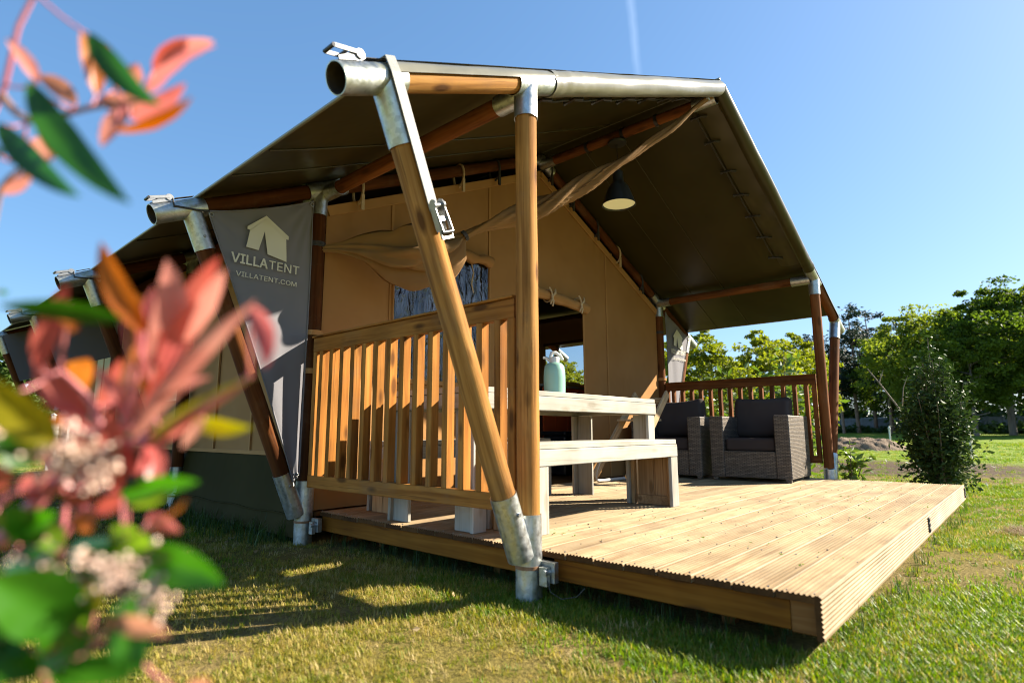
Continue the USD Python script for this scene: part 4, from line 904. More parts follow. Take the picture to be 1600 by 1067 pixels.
# ------------------------------------------------------------------ wicker armchairs
def armchair(label, FRc, ang, cush_turn):
    """front-right corner at FRc (as seen from the front), facing direction ang"""
    w, d = .80, .74
    f = V(math.cos(ang), math.sin(ang)); r = V(f[1], -f[0])         # r: towards the chair's own left when facing out ... horizontal axis
    c = V(*FRc) - f * d / 2 - V(-math.sin(ang), math.cos(ang)) * (-w / 2) * -1
    a = thing('wicker_armchair', label, 'armchair', (c[0], c[1], DKZ + .001), rz=ang, group='wicker armchairs on the deck')
    lp = lambda n, m_, mt, x, y, z, **k: part(a, n, m_, mt, M=a.M @ trans(x, y, z), smooth=40, **k)
    ah, sh = .66, .36
    for s in (-1, 1):
        lp('arm', rbox(d, .145, ah - .03, .012), 'wicker', 0, s * (w / 2 - .0725), .03 + (ah - .03) / 2)
    lp('front_panel', rbox(.06, w - .29, .265, .008), 'wicker', d / 2 - .035, 0, .035 + .1325)
    lp('seat_base', rbox(d - .08, w - .29, .05, .006), 'wicker', -.02, 0, .275)
    lp('backrest', rbox(.13, w - .292, .60, .012), 'wicker', -d / 2 + .066, 0, .03 + .31)
    for sx in (-1, 1):
        for sy in (-1, 1): lp('leg', rbox(.05, .05, .04, .005), 'wicker', sx * (d / 2 - .035), sy * (w / 2 - .04), .02)
    cu = rbox(.56, w - .30, .135, .035, 3)
    lp('seat_cushion', cu, 'grey_cushion', .06, 0, .30 + .0685)
    bm = rbox(.16, w - .20, .44, .06, 3).subdivide().subdivide()
    v = bm.vertices; pinch = 1 - .45 * (np.abs(v[:, 1]) / .29) ** 4 * (np.abs(v[:, 2]) / .23) ** 2
    v[:, 0] *= np.clip(pinch, .3, 1); v += .035 * (meshkit.fbm(v * 5 + cush_turn * 9, 3, 2)[:, None] - .5); v[:, 2] -= .035 * np.cos(v[:, 1] * 5) * (v[:, 2] > 0)
    bm = tri(v, bm.faces)
    Ry = np.eye(4); t = -.20; Ry[:3, :3] = [[math.cos(t), 0, math.sin(t)], [0, 1, 0], [-math.sin(t), 0, math.cos(t)]]
    Rx = np.eye(4); Rx[:3, :3] = [[1, 0, 0], [0, math.cos(cush_turn), -math.sin(cush_turn)], [0, math.sin(cush_turn), math.cos(cush_turn)]]
    part(a, 'back_cushion', bm, 'grey_cushion', M=a.M @ trans(-.17, 0, .66) @ Ry @ Rx, smooth=50)
    return a
armchair('wicker armchair nearest the right front post, with an upright dark cushion', (4.13, .12), math.radians(182), .0)
armchair('wicker armchair behind the bench end, left of the other armchair', (4.06, 1.0), math.radians(187), .06)

# ------------------------------------------------------------------ pendant lamp
lamp = thing('pendant_lamp', 'black dome pendant lamp hanging from the ridge pole', 'lamp', (2.5, .985, 2.79))
part(lamp, 'shade', lathe([(.040, .33), (.046, .325), (.050, .27), (.050, .225), (.075, .20), (.098, .165), (.125, .09), (.150, .015), (.158, 0), (.153, 0), (.143, .02), (.118, .09), (.09, .16), (.04, .20), (0, .21)], 40), 'lamp_black', M=lamp.M, smooth=50)
part(lamp, 'shade_cap', lathe([(0, .345), (.02, .345), (.042, .331), (.042, .325), (0, .324)], 24), 'lamp_black', M=lamp.M, smooth=50)
part(lamp, 'diffuser', lathe([(0, .010), (.10, .011), (.1465, .014), (.1465, .018), (0, .019)], 40), 'lamp_opal', M=lamp.M, smooth=30)
part(lamp, 'cable', sweep([(0, 0, .34), (.004, 0, .45), (-.006, 0, .53), (0, 0, .60)], .004, 8), 'black_plastic', M=lamp.M, smooth=True)
part(lamp, 'ceiling_rose', lathe([(0, .60), (.085, .605), (.09, .62), (.07, .635), (0, .637)], 28), 'lamp_black', M=lamp.M, smooth=40)
for a, b in ((1.30, 3.476), (.55, 3.476), (.90, 3.476)):
    M, L = aim((2.5, a, RZ - .07), (2.5, a + .03, RZ - .07)); part(lamp, 'pole_clamp', rod(L, .0545, 20), 'black_plastic', M=M, smooth=40)

# ------------------------------------------------------------------ gathered curtain slung from ridge to post
cp = CURTAIN
cu_ = thing('gathered_curtain', 'twisted tan canvas curtain slung from the roof peak to the left rear post', 'curtain', tuple(cp[0][:3]))
P3 = np.array([c[:3] for c in cp]); RR = np.array([c[3] for c in cp])
s = np.r_[0, np.cumsum(np.linalg.norm(np.diff(P3, axis=0), axis=1))]; sn = np.linspace(0, s[-1], 110)
from scipy.interpolate import PchipInterpolator
P3s = PchipInterpolator(s, P3)(sn); RRs = PchipInterpolator(s, RR)(sn)
RRs = RRs * np.interp(sn, [0, s[10], s[12], s[-1]], [.50, .56, .75, 1.0])
def fold(i, ang):
    tw = sn[i] * 5.5 + 2.5 * math.exp(-sn[i] * 1.1)
    d = min(1.0, RRs[i] / .05)
    return 1 + .30 * np.cos(2 * (ang + tw)) + .20 * np.sin(7 * ang + tw * 4.7) * d + .07 * np.sin(13 * ang + tw * 8) + .10 * np.cos(2 * ang - tw)
k_tie = int(np.argmin(np.abs(sn - s[12]))) 
part(cu_, 'cloth_roll', sweep(P3s[:k_tie + 1], RRs[:k_tie + 1], 34, fold=fold), 'curtain_canvas', smooth=50)
sub = slice(k_tie, None)
def fold2(i, ang):
    i = i + k_tie; d = min(1.0, RRs[i] / .09)
    return 1 + .34 * d * np.cos(4 * ang + sn[i] * 2.5) + .24 * np.sin(7 * ang - sn[i] * 5) + .15 * np.cos(12 * ang + sn[i] * 11) * d
part(cu_, 'cloth_fall', sweep(P3s[sub], RRs[sub] * 1.12, 46, squash=[.55] * len(P3s[sub]), fold=fold2), 'curtain_canvas', smooth=True)
tt = P3s[k_tie + 1] - P3s[k_tie - 1]; tt /= np.linalg.norm(tt)
M, L = aim(P3s[k_tie] - tt * .012, P3s[k_tie] + tt * .012); part(cu_, 'cloth_tie', rod(L, RRs[k_tie] * 1.45, 18), 'dark_cord', M=M, smooth=40)
e = P3s[-1]; part(cu_, 'end_cord', sweep([e, (e + V(.03, D, 1.985)) / 2 if False else e + V(-.03, .02, 0), V(.0, D - .062, 1.998)], .010, 8), 'dark_cord', smooth=True)
part(cu_, 'peak_buckle', cat([rbox(.05, .05, .035, .008).apply_translation(P3s[2] + V(0, 0, .01)), rod(.09, .006, 8).apply_translation(P3s[2] + V(-.09, 0, .02))]), 'zinc', smooth=40)

# ------------------------------------------------------------------ printed banners
def letters(text, h, x, z, y, width=None, bold=False, depth=.0016):
    m_ = meshkit.text_mesh(text, h, depth, bold); b = m_.bounds
    k = 1.0 if width is None else width / (b[1][0] - b[0][0])
    v = m_.vertices.copy(); v[:, 0] = (v[:, 0] - b[0][0]) * k
    return tri(np.c_[x + v[:, 0], y - v[:, 2], z + v[:, 1]], m_.faces[:, [0, 2, 1]][:, ::-1])
def banner(right, label):
    X = (lambda x: WD - x) if right else (lambda x: x)
    y0 = D - .055
    corners = [V(-.745, 2.02), V(-.075, 2.285), V(-.075, .46), V(-.105, .42)]
    bn_ = thing('banner', label, 'banner', (X(-.3), y0, 1.8), group='grey banners beside the rear posts')
    # quad patch between the left (brace) edge and the right (post) edge
    def fn(u, v):
        zr = 2.285 + (.44 - 2.285) * v; xr = -.075 + 0 * v
        zl = 2.02 + (.40 - 2.02) * v; xl = -.745 + (-.115 + .745) * v
        bow = .018 * np.sin(PI * v)
        x = (xl + bow) + (xr - xl - bow) * u; z = zl + (zr - zl) * u - .02 * np.sin(PI * u) * (1 - v) ** 6
        rad = np.hypot(u - 1, v * 1.5)
        fo = .010 * np.sin(np.arctan2(v * 1.5 + .02, 1.02 - u) * 15) * np.exp(-rad * 3.2) * np.clip(rad * 6, 0, 1)
        fo += .008 * np.sin(np.arctan2(v * 1.5 + .02, u + .02) * 13) * np.exp(-np.hypot(u, v * 1.5) * 4.5) * np.clip(u * 6, 0, 1)
        return np.c_[X(x), y0 + fo + .004 * np.sin(u * 9 + v * 5), z]
    g = grid(fn, 50, 80)
    if right: g.invert()
    part(bn_, 'banner_cloth', g, 'banner_cloth', smooth=True)
    for va, vb, u in ((0, 1, 0), (0, 1, 1)):
        t = np.linspace(0, 1, 50); part(bn_, 'edge_seam', sweep(fn(np.full(50, float(u)), t) + V(0, -.002, 0), .005, 6), 'banner_cloth', smooth=True)
    t = np.linspace(0, 1, 40); part(bn_, 'edge_seam', sweep(fn(t, np.zeros(40)) + V(0, -.002, 0), .006, 6), 'banner_cloth', smooth=True)
    for u, v in ((.015, .012), (.985, .012), (.5, .985)):
        c = fn(V(u), V(v))[0]; part(bn_, 'eyelet', sweep([c + V(.012 * math.cos(a), -.006, .012 * math.sin(a)) for a in np.linspace(0, 2 * PI, 14)], .004, 6), 'zinc', smooth=True)
    dx = 0 if not right else (5 + .165 + .62 - .0)          # same reading direction on both sides
    x0 = -.600 if not right else 5.165
    yp = y0 - .0165
    ox = x0 + .600
    # tent emblem: roof, two wall flaps and an open doorway
    E = lambda pts: extr([(a, b) for a, b in pts], .0016)
    emb = [[(-.515, 1.985), (-.40, 2.085), (-.245, 1.985), (-.245, 1.963), (-.262, 1.963), (-.402, 2.060), (-.497, 1.965), (-.515, 1.968)][::-1],
           [(-.497, 1.968), (-.402, 2.062), (-.405, 1.98), (-.437, 1.848), (-.515, 1.852)][::-1],
           [(-.402, 2.062), (-.262, 1.965), (-.250, 1.812), (-.378, 1.835), (-.405, 1.98)][::-1]]
    Mx = np.eye(4); Mx[:3, 0] = [0, -1, 0]; Mx[:3, 1] = [1, 0, 0]; Mx[:3, 2] = [0, 0, 1]; Mx[:3, 3] = [ox, yp, 0]
    from shapely.geometry import Polygon
    em = []
    for pts in emb:
        pg = Polygon(pts); pts = list(pg.exterior.coords)[:-1]
        if not pg.exterior.is_ccw: pts = pts[::-1]
        em.append(at(E(pts), Mx))
    part(bn_, 'tent_emblem', cat(em), 'banner_print')
    part(bn_, 'lettering', letters('VILLA', .058, ox - .600, 1.742, yp, .228, True), 'banner_print')
    part(bn_, 'lettering', letters('TENT', .056, ox - .365, 1.742, yp, .205), 'banner_print')
    part(bn_, 'lettering', letters('VILLATENT.COM', .030, ox - .565, 1.660, yp, .392), 'banner_print')
    return bn_
banner(False, 'dark grey banner with tent emblem and lettering beside the left rear post')
banner(True, 'dark grey banner with tent emblem hanging beside the right rear post')

# ------------------------------------------------------------------ inside the tent, seen through the door
kb = thing('kitchen_cabinet', 'orange red cabinet inside the tent seen through the doorway', 'cabinet', (4.35, 3.3, .195))
part(kb, 'carcass', box(3.85, 4.86, 3.02, 3.9, .195, 1.285), 'partition_cloth')
for i in range(4):
    part(kb, 'cabinet_door', box(3.86 + i * .25, 4.10 + i * .25, 2.995, 3.018, .24, 1.28), 'orange_paint')
part(kb, 'worktop', box(3.82, 4.88, 2.97, 3.92, 1.287, 1.315), 'pale_wood')
sb = thing('storage_box', 'black box standing on the tent floor in front of the orange cabinet', 'box', (3.75, 2.6, .195))
part(sb, 'tub', rbox(.42, .34, .46, .03), 'black_plastic', M=sb.M @ trans(0, 0, .232), smooth=40)
part(sb, 'lid', rbox(.46, .38, .05, .02), 'black_plastic', M=sb.M @ trans(0, 0, .490), smooth=40)
yc = thing('folded_towel', 'yellow cloth lying on the cabinet top below the inner window', 'towel', (4.62, 3.3, 1.316))
part(yc, 'cloth_stack', rbox(.34, .5, .07, .03), 'yellow_cloth', M=yc.M @ trans(0, 0, .036), smooth=40)
# ------------------------------------------------------------------ trees, shrubs, far things
def leaf_quads(c, size, rng, droop=0.0, elong=1.5, nrm=None):
    """small folded leaves (two triangles each) at the points c"""
    n = len(c); d = rng.normal(size=(n, 3)); d[:, 2] = d[:, 2] * .55 - droop; d /= np.linalg.norm(d, axis=1, keepdims=True)
    q = rng.normal(size=(n, 3)); w = np.cross(d, q); w /= np.linalg.norm(w, axis=1, keepdims=True)
    s = size * rng.uniform(.6, 1.3, n)[:, None]
    up = np.cross(w, d)
    v = np.stack([c - d * s * elong * .5, c + w * s * .5 + up * s * .12, c + d * s * elong * .5, c - w * s * .5 + up * s * .12], 1).reshape(-1, 3)
    k = np.arange(n)[:, None] * 4
    return v, np.vstack([k + [[0, 1, 2]], k + [[0, 2, 3]]])
def branchy(rng, h, spread, n_limb, r0, lean=0.05, start=.25):
    """trunk and limbs as one mesh; also returns the limb ends"""
    base = V(0, 0, -.15); tips = []; ms = []
    tp = [base]; p = V(0, 0, 0); 
    for i in range(1, 7): tp.append(V(rng.normal() * lean * h * .3, rng.normal() * lean * h * .3, h * .85 * i / 6))
    ms.append(sweep(tp, np.linspace(r0, r0 * .25, 7), 8))
    tp = np.array(tp)
    for k in range(n_limb):
        t = start + (1 - start) * (k + .5) / n_limb; z = t * h * .85
        b = V(np.interp(z, tp[:, 2], tp[:, 0]), np.interp(z, tp[:, 2], tp[:, 1]), z)
        a = k * 2.4 + rng.uniform(-.4, .4); L = spread * (1.0 - .45 * abs(t - .5)) * rng.uniform(.7, 1.05)
        e = b + V(math.cos(a) * L, math.sin(a) * L, L * rng.uniform(.25, .7))
        m_ = (b + e) / 2 + V(0, 0, -L * .08)
        ms.append(sweep([b, m_, e], [r0 * .35, r0 * .22, r0 * .07], 6)); tips += [(b * .4 + e * .6), e]
    tips.append(tp[-1])
    return cat(ms), tips
def broadleaf(name, seed, h, w, leafm, n_leaf, size, clump, loc, label, group=None, z0=.22, barkm='bark'):
    rng = np.random.default_rng(seed)
    t = thing(name, label, 'tree', loc, group=group)
    tr, tips = branchy(rng, h * .8, w * .36, 13, max(.03, h * .022), start=z0)
    part(t, 'trunk', tr, barkm, M=t.M, smooth=True)
    # clumps of leaves round limb ends and through an uneven crown
    cs = [p for p in tips]
    while len(cs) < clump:
        u = rng.normal(size=3); u /= np.linalg.norm(u); r = rng.uniform(.45, 1) ** .6
        lob = (1 + .34 * math.sin(3 * math.atan2(u[1], u[0]) + seed) * math.cos(2.3 * u[2] * 2 + seed)) * (1 - .45 * max(0, u[2]) ** 1.5)
        cs.append(V(u[0] * w * .5 * r * lob, u[1] * w * .5 * r * lob, h * (z0 + 1) / 2 + u[2] * h * (1 - z0) * .5 * r))
    pts = []
    per = n_leaf // len(cs)
    for c in cs:
        s = w * rng.uniform(.034, .095); q = rng.normal(size=(per, 3)); q /= np.linalg.norm(q, axis=1, keepdims=True)
        q *= (rng.uniform(0, 1, (per, 1)) ** .45) * s * V(1.35, 1.35, .72); pts.append(np.asarray(c) + q)
    pts = np.vstack(pts); pts = pts[pts[:, 2] > h * z0 * .55]
    pts[:, 2] = np.minimum(pts[:, 2], h)
    part(t, 'crown', leaf_quads(pts, size, rng, .25), leafm, M=t.M)
    return t
def pine(name, seed, h, w, loc, label, group=None):
    rng = np.random.default_rng(seed); t = thing(name, label, 'tree', loc, group=group); ms = []
    tp = [V(0, 0, -.2)] + [V(rng.normal() * .05, rng.normal() * .05, h * i / 6) for i in range(1, 7)]
    ms.append(sweep(tp, np.linspace(h * .016, .03, 7), 8)); pts = []
    k = 0; z = h * .32
    while z < h * .99:
        f = (z / h - .32) / .68; L0 = w * .55 * (math.sin(PI * min(1, f * .9 + .12)) ** .7)
        for j in range(rng.integers(1, 4)):
            a = rng.uniform(0, 2 * PI); L = L0 * rng.uniform(.35, 1.2) + .15; zb = z + rng.uniform(-.4, .4); e = V(math.cos(a) * L, math.sin(a) * L, zb + L * rng.uniform(-.15, .65))
            mid = (V(0, 0, zb) + e) / 2 - V(0, 0, .08 * L)
            ms.append(sweep([V(0, 0, zb), mid, e], [.05, .035, .012], 5))
            for q in range(int(2 + L * 2.2)):
                tt = rng.uniform(.4, 1.05); c = (V(0, 0, zb) * (1 - tt) + e * tt) + rng.normal(size=3) * V(.2, .2, .1); n = rng.integers(8, 22)
                pts.append(c + rng.normal(size=(n, 3)) * V(.20, .20, .13))
        k += 1; z += h * rng.uniform(.02, .05)
    part(t, 'trunk', cat(ms), 'pine_bark', M=t.M, smooth=True)
    part(t, 'crown', leaf_quads(np.vstack(pts), .14, rng, -.2, 2.6), 'pine_needle', M=t.M)
    return t
def gz(x, y): return float(hz(V(x), V(y))[0]) if np.ndim(x) == 0 else hz(x, y)
def place(src, x, y, s, rz, name, label, category, group=None, sz=None):
    M = trans(x, y, gz(x, y) - .03, rz); M[:3, :3] = M[:3, :3] @ np.diag([s, s, sz or s]); return copy_of(src, name, label, M, category, group)

GR_P = 'pines in the wood beyond the field'
p1 = pine('pine_tree', 21, 11.2, 3.9, (56.9, 9.9, gz(56.9, 9.9)), 'tall open-topped pine, highest of the pines right of the tent', GR_P)
p2 = pine('pine_tree', 22, 11.0, 3.6, (59.1, 9.0, gz(59.1, 9.0)), 'tall pine just right of the highest open-topped pine', GR_P)
for i, (x, y, h, w) in enumerate([(54.7, 10.6, 8.9, 3.3), (54.3, 7.1, 8.8, 3.1), (56.4, 12.4, 8.9, 3.5), (63.4, 7.3, 10.4, 3.6), (67.8, 3.7, 11.0, 4.2), (69.9, 1.9, 12.6, 3.7), (61, 14.8, 9.6, 3), (66, 11, 9.6, 3), (60, 17.5, 9, 3)]):
    src, h0 = ((p1, 11.2), (p2, 11.0))[i % 2]
    place(src, x, y, h / h0, i * 1.3, 'pine_tree', ['shorter dark pine close beside the right tent post', 'dark pine at the left foot of the large green oak', 'dark pine partly hidden by the right tent post', 'dark pine showing between the oak crowns', 'pine top behind the tallest oak crown', 'pine top at the crest of the right-hand oaks', 'pine behind the armchairs, half hidden by the near trees', 'dark pine standing behind the two tall pines', 'pine glimpsed behind the balustrade trees'][i], 'tree', GR_P)
GR_O = 'green oaks along the far edge of the field'
o1 = broadleaf('oak_tree', 31, 9.4, 8.4, 'oak_leaf', 20000, .15, 170, (49.6, 4.3, gz(49.6, 4.3)), 'broad bright green oak behind the dark shrub, left of the oak row', GR_O, z0=.22)
o2 = broadleaf('oak_tree', 32, 9.6, 8.6, 'oak_leaf', 20000, .15, 150, (53.8, 2.2, gz(53.8, 2.2)), 'bright green oak in the middle of the oak row', GR_O, z0=.22)
for i, (x, y, s, lab) in enumerate([(48, -.6, 1.1, 'tall bright green oak at the right edge of the picture'), (50, -4.6, 1.16, 'oak just beyond the right edge of the picture'), (45.2, 1.1, .78, 'smaller oak in front of the oak row, above the fence'), (57.3, 7.4, .84, 'small oak among the pine trunks'), (53, -9, 1.1, 'oak far right of the field'), (56, -17, 1.15, 'oak far right of the field, second from the picture edge'), (60, -26, 1.1, 'oak far right of the field, last of the row'), (63, 12, .6, 'low oak below the tall pines'), (66, -1, 1.15, 'oak behind the oak row'), (66, 5.6, .98, 'oak filling the gap behind the small oak among the pine trunks'), (69, 2.2, 1.02, 'oak behind the gap in the oak row'), (64, -5.5, 1.1, 'oak behind the tall oak at the right edge'), (38, -34, 1.0, 'oak standing far to the right of the deck'), (30, -44, 1.0, 'oak standing farthest to the right of the deck'), (47, -31, 1.1, 'oak between the far right oaks')]):
    place((o1, o2)[i % 2], x, y, s, i * 1.9 + .5, 'oak_tree', lab, 'tree', GR_O)
# understorey along the far fence: one mass of undergrowth
rng = np.random.default_rng(5); cs = []
fpt_ = lambda y: 56.2 + 3.4 * math.sin((y + 2) * .16)
for i in range(260):
    t = rng.uniform(-.3, 1.25); x = 62.5 + rng.normal() * 2.0 + 1.5 * math.sin(t * 7); y = 16 - 24 * t; s = rng.uniform(.6, 1.9)
    q = rng.normal(size=(110, 3)); q /= np.linalg.norm(q, axis=1, keepdims=True); cs.append(V(x, y, .4 + s * .7) + q * rng.uniform(.3, 1, (110, 1)) * V(s * 1.2, s * 1.2, s * .95))
for i in range(110):
    t = rng.uniform(-.1, 1.15); x = fpt_(16 - 24 * t) - 1.6 + rng.normal() * .5; y = 16 - 24 * t; s = rng.uniform(.25, .8)
    q = rng.normal(size=(70, 3)); q /= np.linalg.norm(q, axis=1, keepdims=True); cs.append(V(x, y, .35 + s * .55) + q * rng.uniform(.3, 1, (70, 1)) * V(s * 1.5, s * 1.5, s * .8))
part(ROOT, 'undergrowth', leaf_quads(np.vstack(cs), .26, rng), 'dark_leaf', kind='stuff', label='bushy undergrowth below the trees at the far edge of the field')
fe = thing('board_fence', 'long grey board fence at the far edge of the field', 'fence', (57, 5, 0))
fx = np.linspace(15.5, -11.5, 31)
def fpt(y): return 56.2 + 3.4 * math.sin((y + 2) * .16)
for a, b in zip(fx[:-1], fx[1:]):
    A, B = V(fpt(a), a, gz(fpt(a), a)), V(fpt(b), b, gz(fpt(b), b)); M, L = aim(A, B)
    part(fe, 'fence_panel', bar(L - .06, .03, 1.25, .004), 'fence_grey', M=M @ trans(0.03, 0, .66)); part(fe, 'fence_post', box(-.05, .05, -.05, .05, -.2, 1.36), 'fence_grey', M=M)
def caravan(loc, rz, label):
    c = thing('caravan', label, 'caravan', loc, rz=rz, group='caravans behind the far fence')
    part(c, 'body', at(rbox(4.6, 2.1, 1.7, .18), trans(0, 0, 1.15)), 'white_paint', M=c.M, smooth=30)
    part(c, 'roof', at(rbox(4.4, 2.0, .16, .06), trans(0, 0, 2.04)), 'grey_roof', M=c.M, smooth=30)
    for x in (-1.4, 0, 1.4): part(c, 'window', at(rbox(.8, .05, .55, .02), trans(x, -1.06, 1.35)), 'caravan_window', M=c.M)
    part(c, 'door', at(rbox(.05, .7, 1.4, .02), trans(-2.31, 0, 1.1)), 'grey_roof', M=c.M)
    for x in (-.35, .35):
        for y in (-1.0, .8): 
            w = rod(.2, .3, 18); Mw = np.eye(4); Mw[:3, :3] = [[0, -1, 0], [1, 0, 0], [0, 0, 1]]; Mw[:3, 3] = [x, y, .3]; part(c, 'wheel', at(w, Mw), 'black_plastic', M=c.M, smooth=30)
    return c
caravan((62.0, 8.3, gz(59.5, 8.1) - .75), 1.5, 'white caravan whose roof shows over the fence below the pines')
caravan((63.5, -1.2, gz(60.5, .4) - .75), 1.65, 'white caravan behind the fence, right of the dark shrub')
caravan((5.5, 27.0, gz(5.5, 27) - .1), .3, 'grey and white caravan seen under the left tent eave')
# mound of dug soil
mo = grid(lambda u, v: np.c_[21.6 + (v - .5) * 2.2, 2.9 + (u - .5) * 3.0, gz(21.6 + (v - .5) * 2.2, 2.9 + (u - .5) * 3.0) - .03 + .40 * np.clip(1 - ((u - .5) * 2) ** 2 - ((v - .5) * 2) ** 2, 0, 1) ** .8 * (.45 + 1.1 * meshkit.fbm(np.stack([u * 7, v * 7, u * 0 + 2], -1), 4, 3))], 44, 34)
mt_ = thing('soil_mound', 'heap of dug brown soil on the field beside the right tent post', 'soil heap', (21.6, 2.9, 0)); part(mt_, 'heap', mo, 'soil', smooth=True)
for x, y, h in ((27.6, 3.0, .75), (17.95, -.35, .85)):
    st = thing('marker_stake', 'short pale stake in the field' + (' beyond the soil heap' if x > 20 else ' right of the dark shrub'), 'stake', (x, y, gz(x, y)))
    part(st, 'stake', lathe([(0, h + .03), (.025, h + .01), (.032, h), (.032, -.1)], 10), 'white_paint', M=st.M, smooth=40); part(st, 'stake_cap', box(-.045, .045, -.045, .045, h - .10, h - .03), 'grey_roof', M=st.M)

# trees and shrubs beside the tent
GR_L = 'pale green trees behind the right balustrade'
l1 = broadleaf('young_tree', 41, 4.0, 2.9, 'lime_leaf', 11000, .085, 170, (16.4, 6.3, gz(16.4, 6.3)), 'yellow-green young tree behind the balustrade, below the roof edge', GR_L, z0=.1)
for x, y, s, lab, k in ((15.9, 4.3, .93, 'yellow-green young tree behind the balustrade, in the middle of the gap', 1), (19.2, 4.2, 1.0, 'young tree behind the balustrade close to the right post', 2), (19.6, 8.9, 1.12, 'young tree behind the banner on the right', 3), (12.2, 3.7, .60, 'small young tree low behind the balustrade', 4), (15.6, 11.6, .9, 'young tree seen through the tent door and inner window', 5), (17.5, 14, .95, 'young tree behind the right tent wall', 6), (11.8, 6.6, .55, 'low young tree behind the banner', 7)):
    place(l1, x, y, s, k * 1.7, 'young_tree', lab, 'tree', GR_L)
def leafy_shrub(name, seed, h, w, leafm, n, size, loc, label, elong=2.4, stems=9, taper=.6, bottom=.06, cone=.35):
    rng = np.random.default_rng(seed); t = thing(name, label, 'shrub', loc, group='leafy shrubs behind the right balustrade' if name == 'laurel_shrub' else None); ms, pts, dirs = [], [], []
    for k in range(stems):
        a = k * 2.4; rr = w * .46 * rng.uniform(.25, 1.0); e = V(math.cos(a) * rr, math.sin(a) * rr, h * rng.uniform(.62, 1.0) * (1 - cone * rr / (w * .5)))
        if k == 0: e = V(.02, .0, h)
        m1 = V(e[0] * .55, e[1] * .55, e[2] * .45); ms.append(sweep([V(0, 0, -.05), m1, e], [.012 + .006 * h, .008, .003], 6))
        nn = n // stems; t_ = rng.uniform(bottom, 1.02, nn)[:, None] ** .75
        q = (1 - t_) ** 2 * V(0, 0, 0) + 2 * t_ * (1 - t_) * m1 + t_ ** 2 * e
        sp = w * .20 * (1 - taper * t_); pts.append(q + rng.normal(size=(nn, 3)) * sp * V(1, 1, .8))
    pts = np.vstack(pts); pts = pts[pts[:, 2] > .03]
    part(t, 'stems', cat(ms), 'twig', M=t.M, smooth=True); part(t, 'foliage', leaf_quads(pts, size, rng, .1, elong), leafm, M=t.M)
    return t
leafy_shrub('evergreen_shrub', 51, 1.80, .84, 'glossy_leaf', 9500, .030, (6.40, -.84, gz(6.4, -.84)), 'dark glossy evergreen shrub standing behind the far right corner of the deck', 2.0, 30, .62, cone=.42)
leafy_shrub('laurel_shrub', 52, 1.85, 1.0, 'laurel_leaf', 1000, .062, (6.9, .95, gz(6.9, .95)), 'long-leaved pale green shrub behind the right balustrade next to the post', 2.6, 9, .3)
leafy_shrub('laurel_shrub', 53, 1.5, .9, 'laurel_leaf', 800, .058, (6.75, 1.75, gz(6.75, 1.75)), 'long-leaved shrub behind the balustrade, behind the right armchair', 2.6, 8, .3)
leafy_shrub('laurel_shrub', 54, .55, .36, 'laurel_leaf', 150, .05, (6.55, .12, gz(6.55, .12)), 'low leafy shrub at the foot of the right brace', 2.6, 6, .2)
def sapling(name, loc, pts, twigs, leaves, label, r=.012):
    t = thing(name, label, 'sapling', loc); part(t, 'stem', sweep(pts, np.linspace(r, r * .3, len(pts)), 7), 'twig', M=t.M, smooth=True)
    for tw in twigs: part(t, 'twig', sweep(tw, np.linspace(r * .5, r * .15, len(tw)), 5), 'twig', M=t.M, smooth=True)
    if leaves is not None: part(t, 'leaves', leaf_quads(np.array(leaves), .03, np.random.default_rng(3), 0, 2), 'laurel_leaf', M=t.M)
sapling('bare_sapling', (9.55, -.45, gz(9.55, -.45)), [(0, 0, -.05), (-.02, .15, .45), (-.05, .38, 1.0), (-.05, .66, 1.5), (0, .82, 1.75)], [[(-.05, .38, 1.0), (0, .33, 1.4), (.05, .26, 1.6)], [(-.05, .66, 1.5), (.05, .60, 1.72)], [(-.04, .27, .75), (-.05, .45, .9)]], None, 'bare leaning twig growing left of the dark evergreen shrub', .022)
sapling('thin_sapling', (8.2, -2.0, gz(8.2, -2.0)), [(0, 0, -.05), (0, .02, .35), (.02, .1, .75), (0, .22, 1.0)], [[(0, .02, .3), (0, .14, .42)], [(.02, .08, .6), (0, -.02, .75)], [(.02, .1, .75), (0, .2, .82)]], [(0, .15, .43), (0, -.03, .76), (0, .22, .84), (0, .23, 1.0), (0, .1, .7)], 'thin nearly bare sapling at the right edge of the picture')
# left background seen under the eave
l2 = broadleaf('hedge_tree', 61, 3.6, 3.2, 'hedge_leaf', 7000, .13, 70, (1.9, 24.4, gz(1.9, 24.4)), 'dense green tree seen under the left end of the roof', 'trees left of the tent', z0=.06)
for x, y, s, lab in ((3.4, 28.5, 1.0, 'green tree behind the left end of the tent'), (.2, 22.5, 1.0, 'green tree at the left edge of the picture'), (5, 32, 1.05, 'green tree behind the rear tent posts'), (-1.6, 26, 1.2, 'green tree just outside the left edge of the picture'), (1.5, 31, 1.1, 'green tree behind the dense left tree')):
    place(l2, x, y, s, x * 2, 'hedge_tree', lab, 'tree', 'trees left of the tent')
bn2 = thing('garden_bench', 'white slatted garden bench seen under the left eave', 'bench', (.36, 14.1, gz(.36, 14.1)), rz=.1)
for i in range(3): part(bn2, 'back_slat', box(-.7, .7, .2, .225, .52 + i * .13, .61 + i * .13), 'white_paint', M=bn2.M)
for i in range(4): part(bn2, 'seat_slat', box(-.7, .7, -.22 + i * .1, -.14 + i * .1, .43, .455), 'white_paint', M=bn2.M)
for x in (-.62, .62):
    for y, zt_ in ((-.2, .428), (.24, .9)): part(bn2, 'leg', box(x - .03, x + .03, y - .01, y + .03, -.03, zt_), 'white_paint', M=bn2.M)
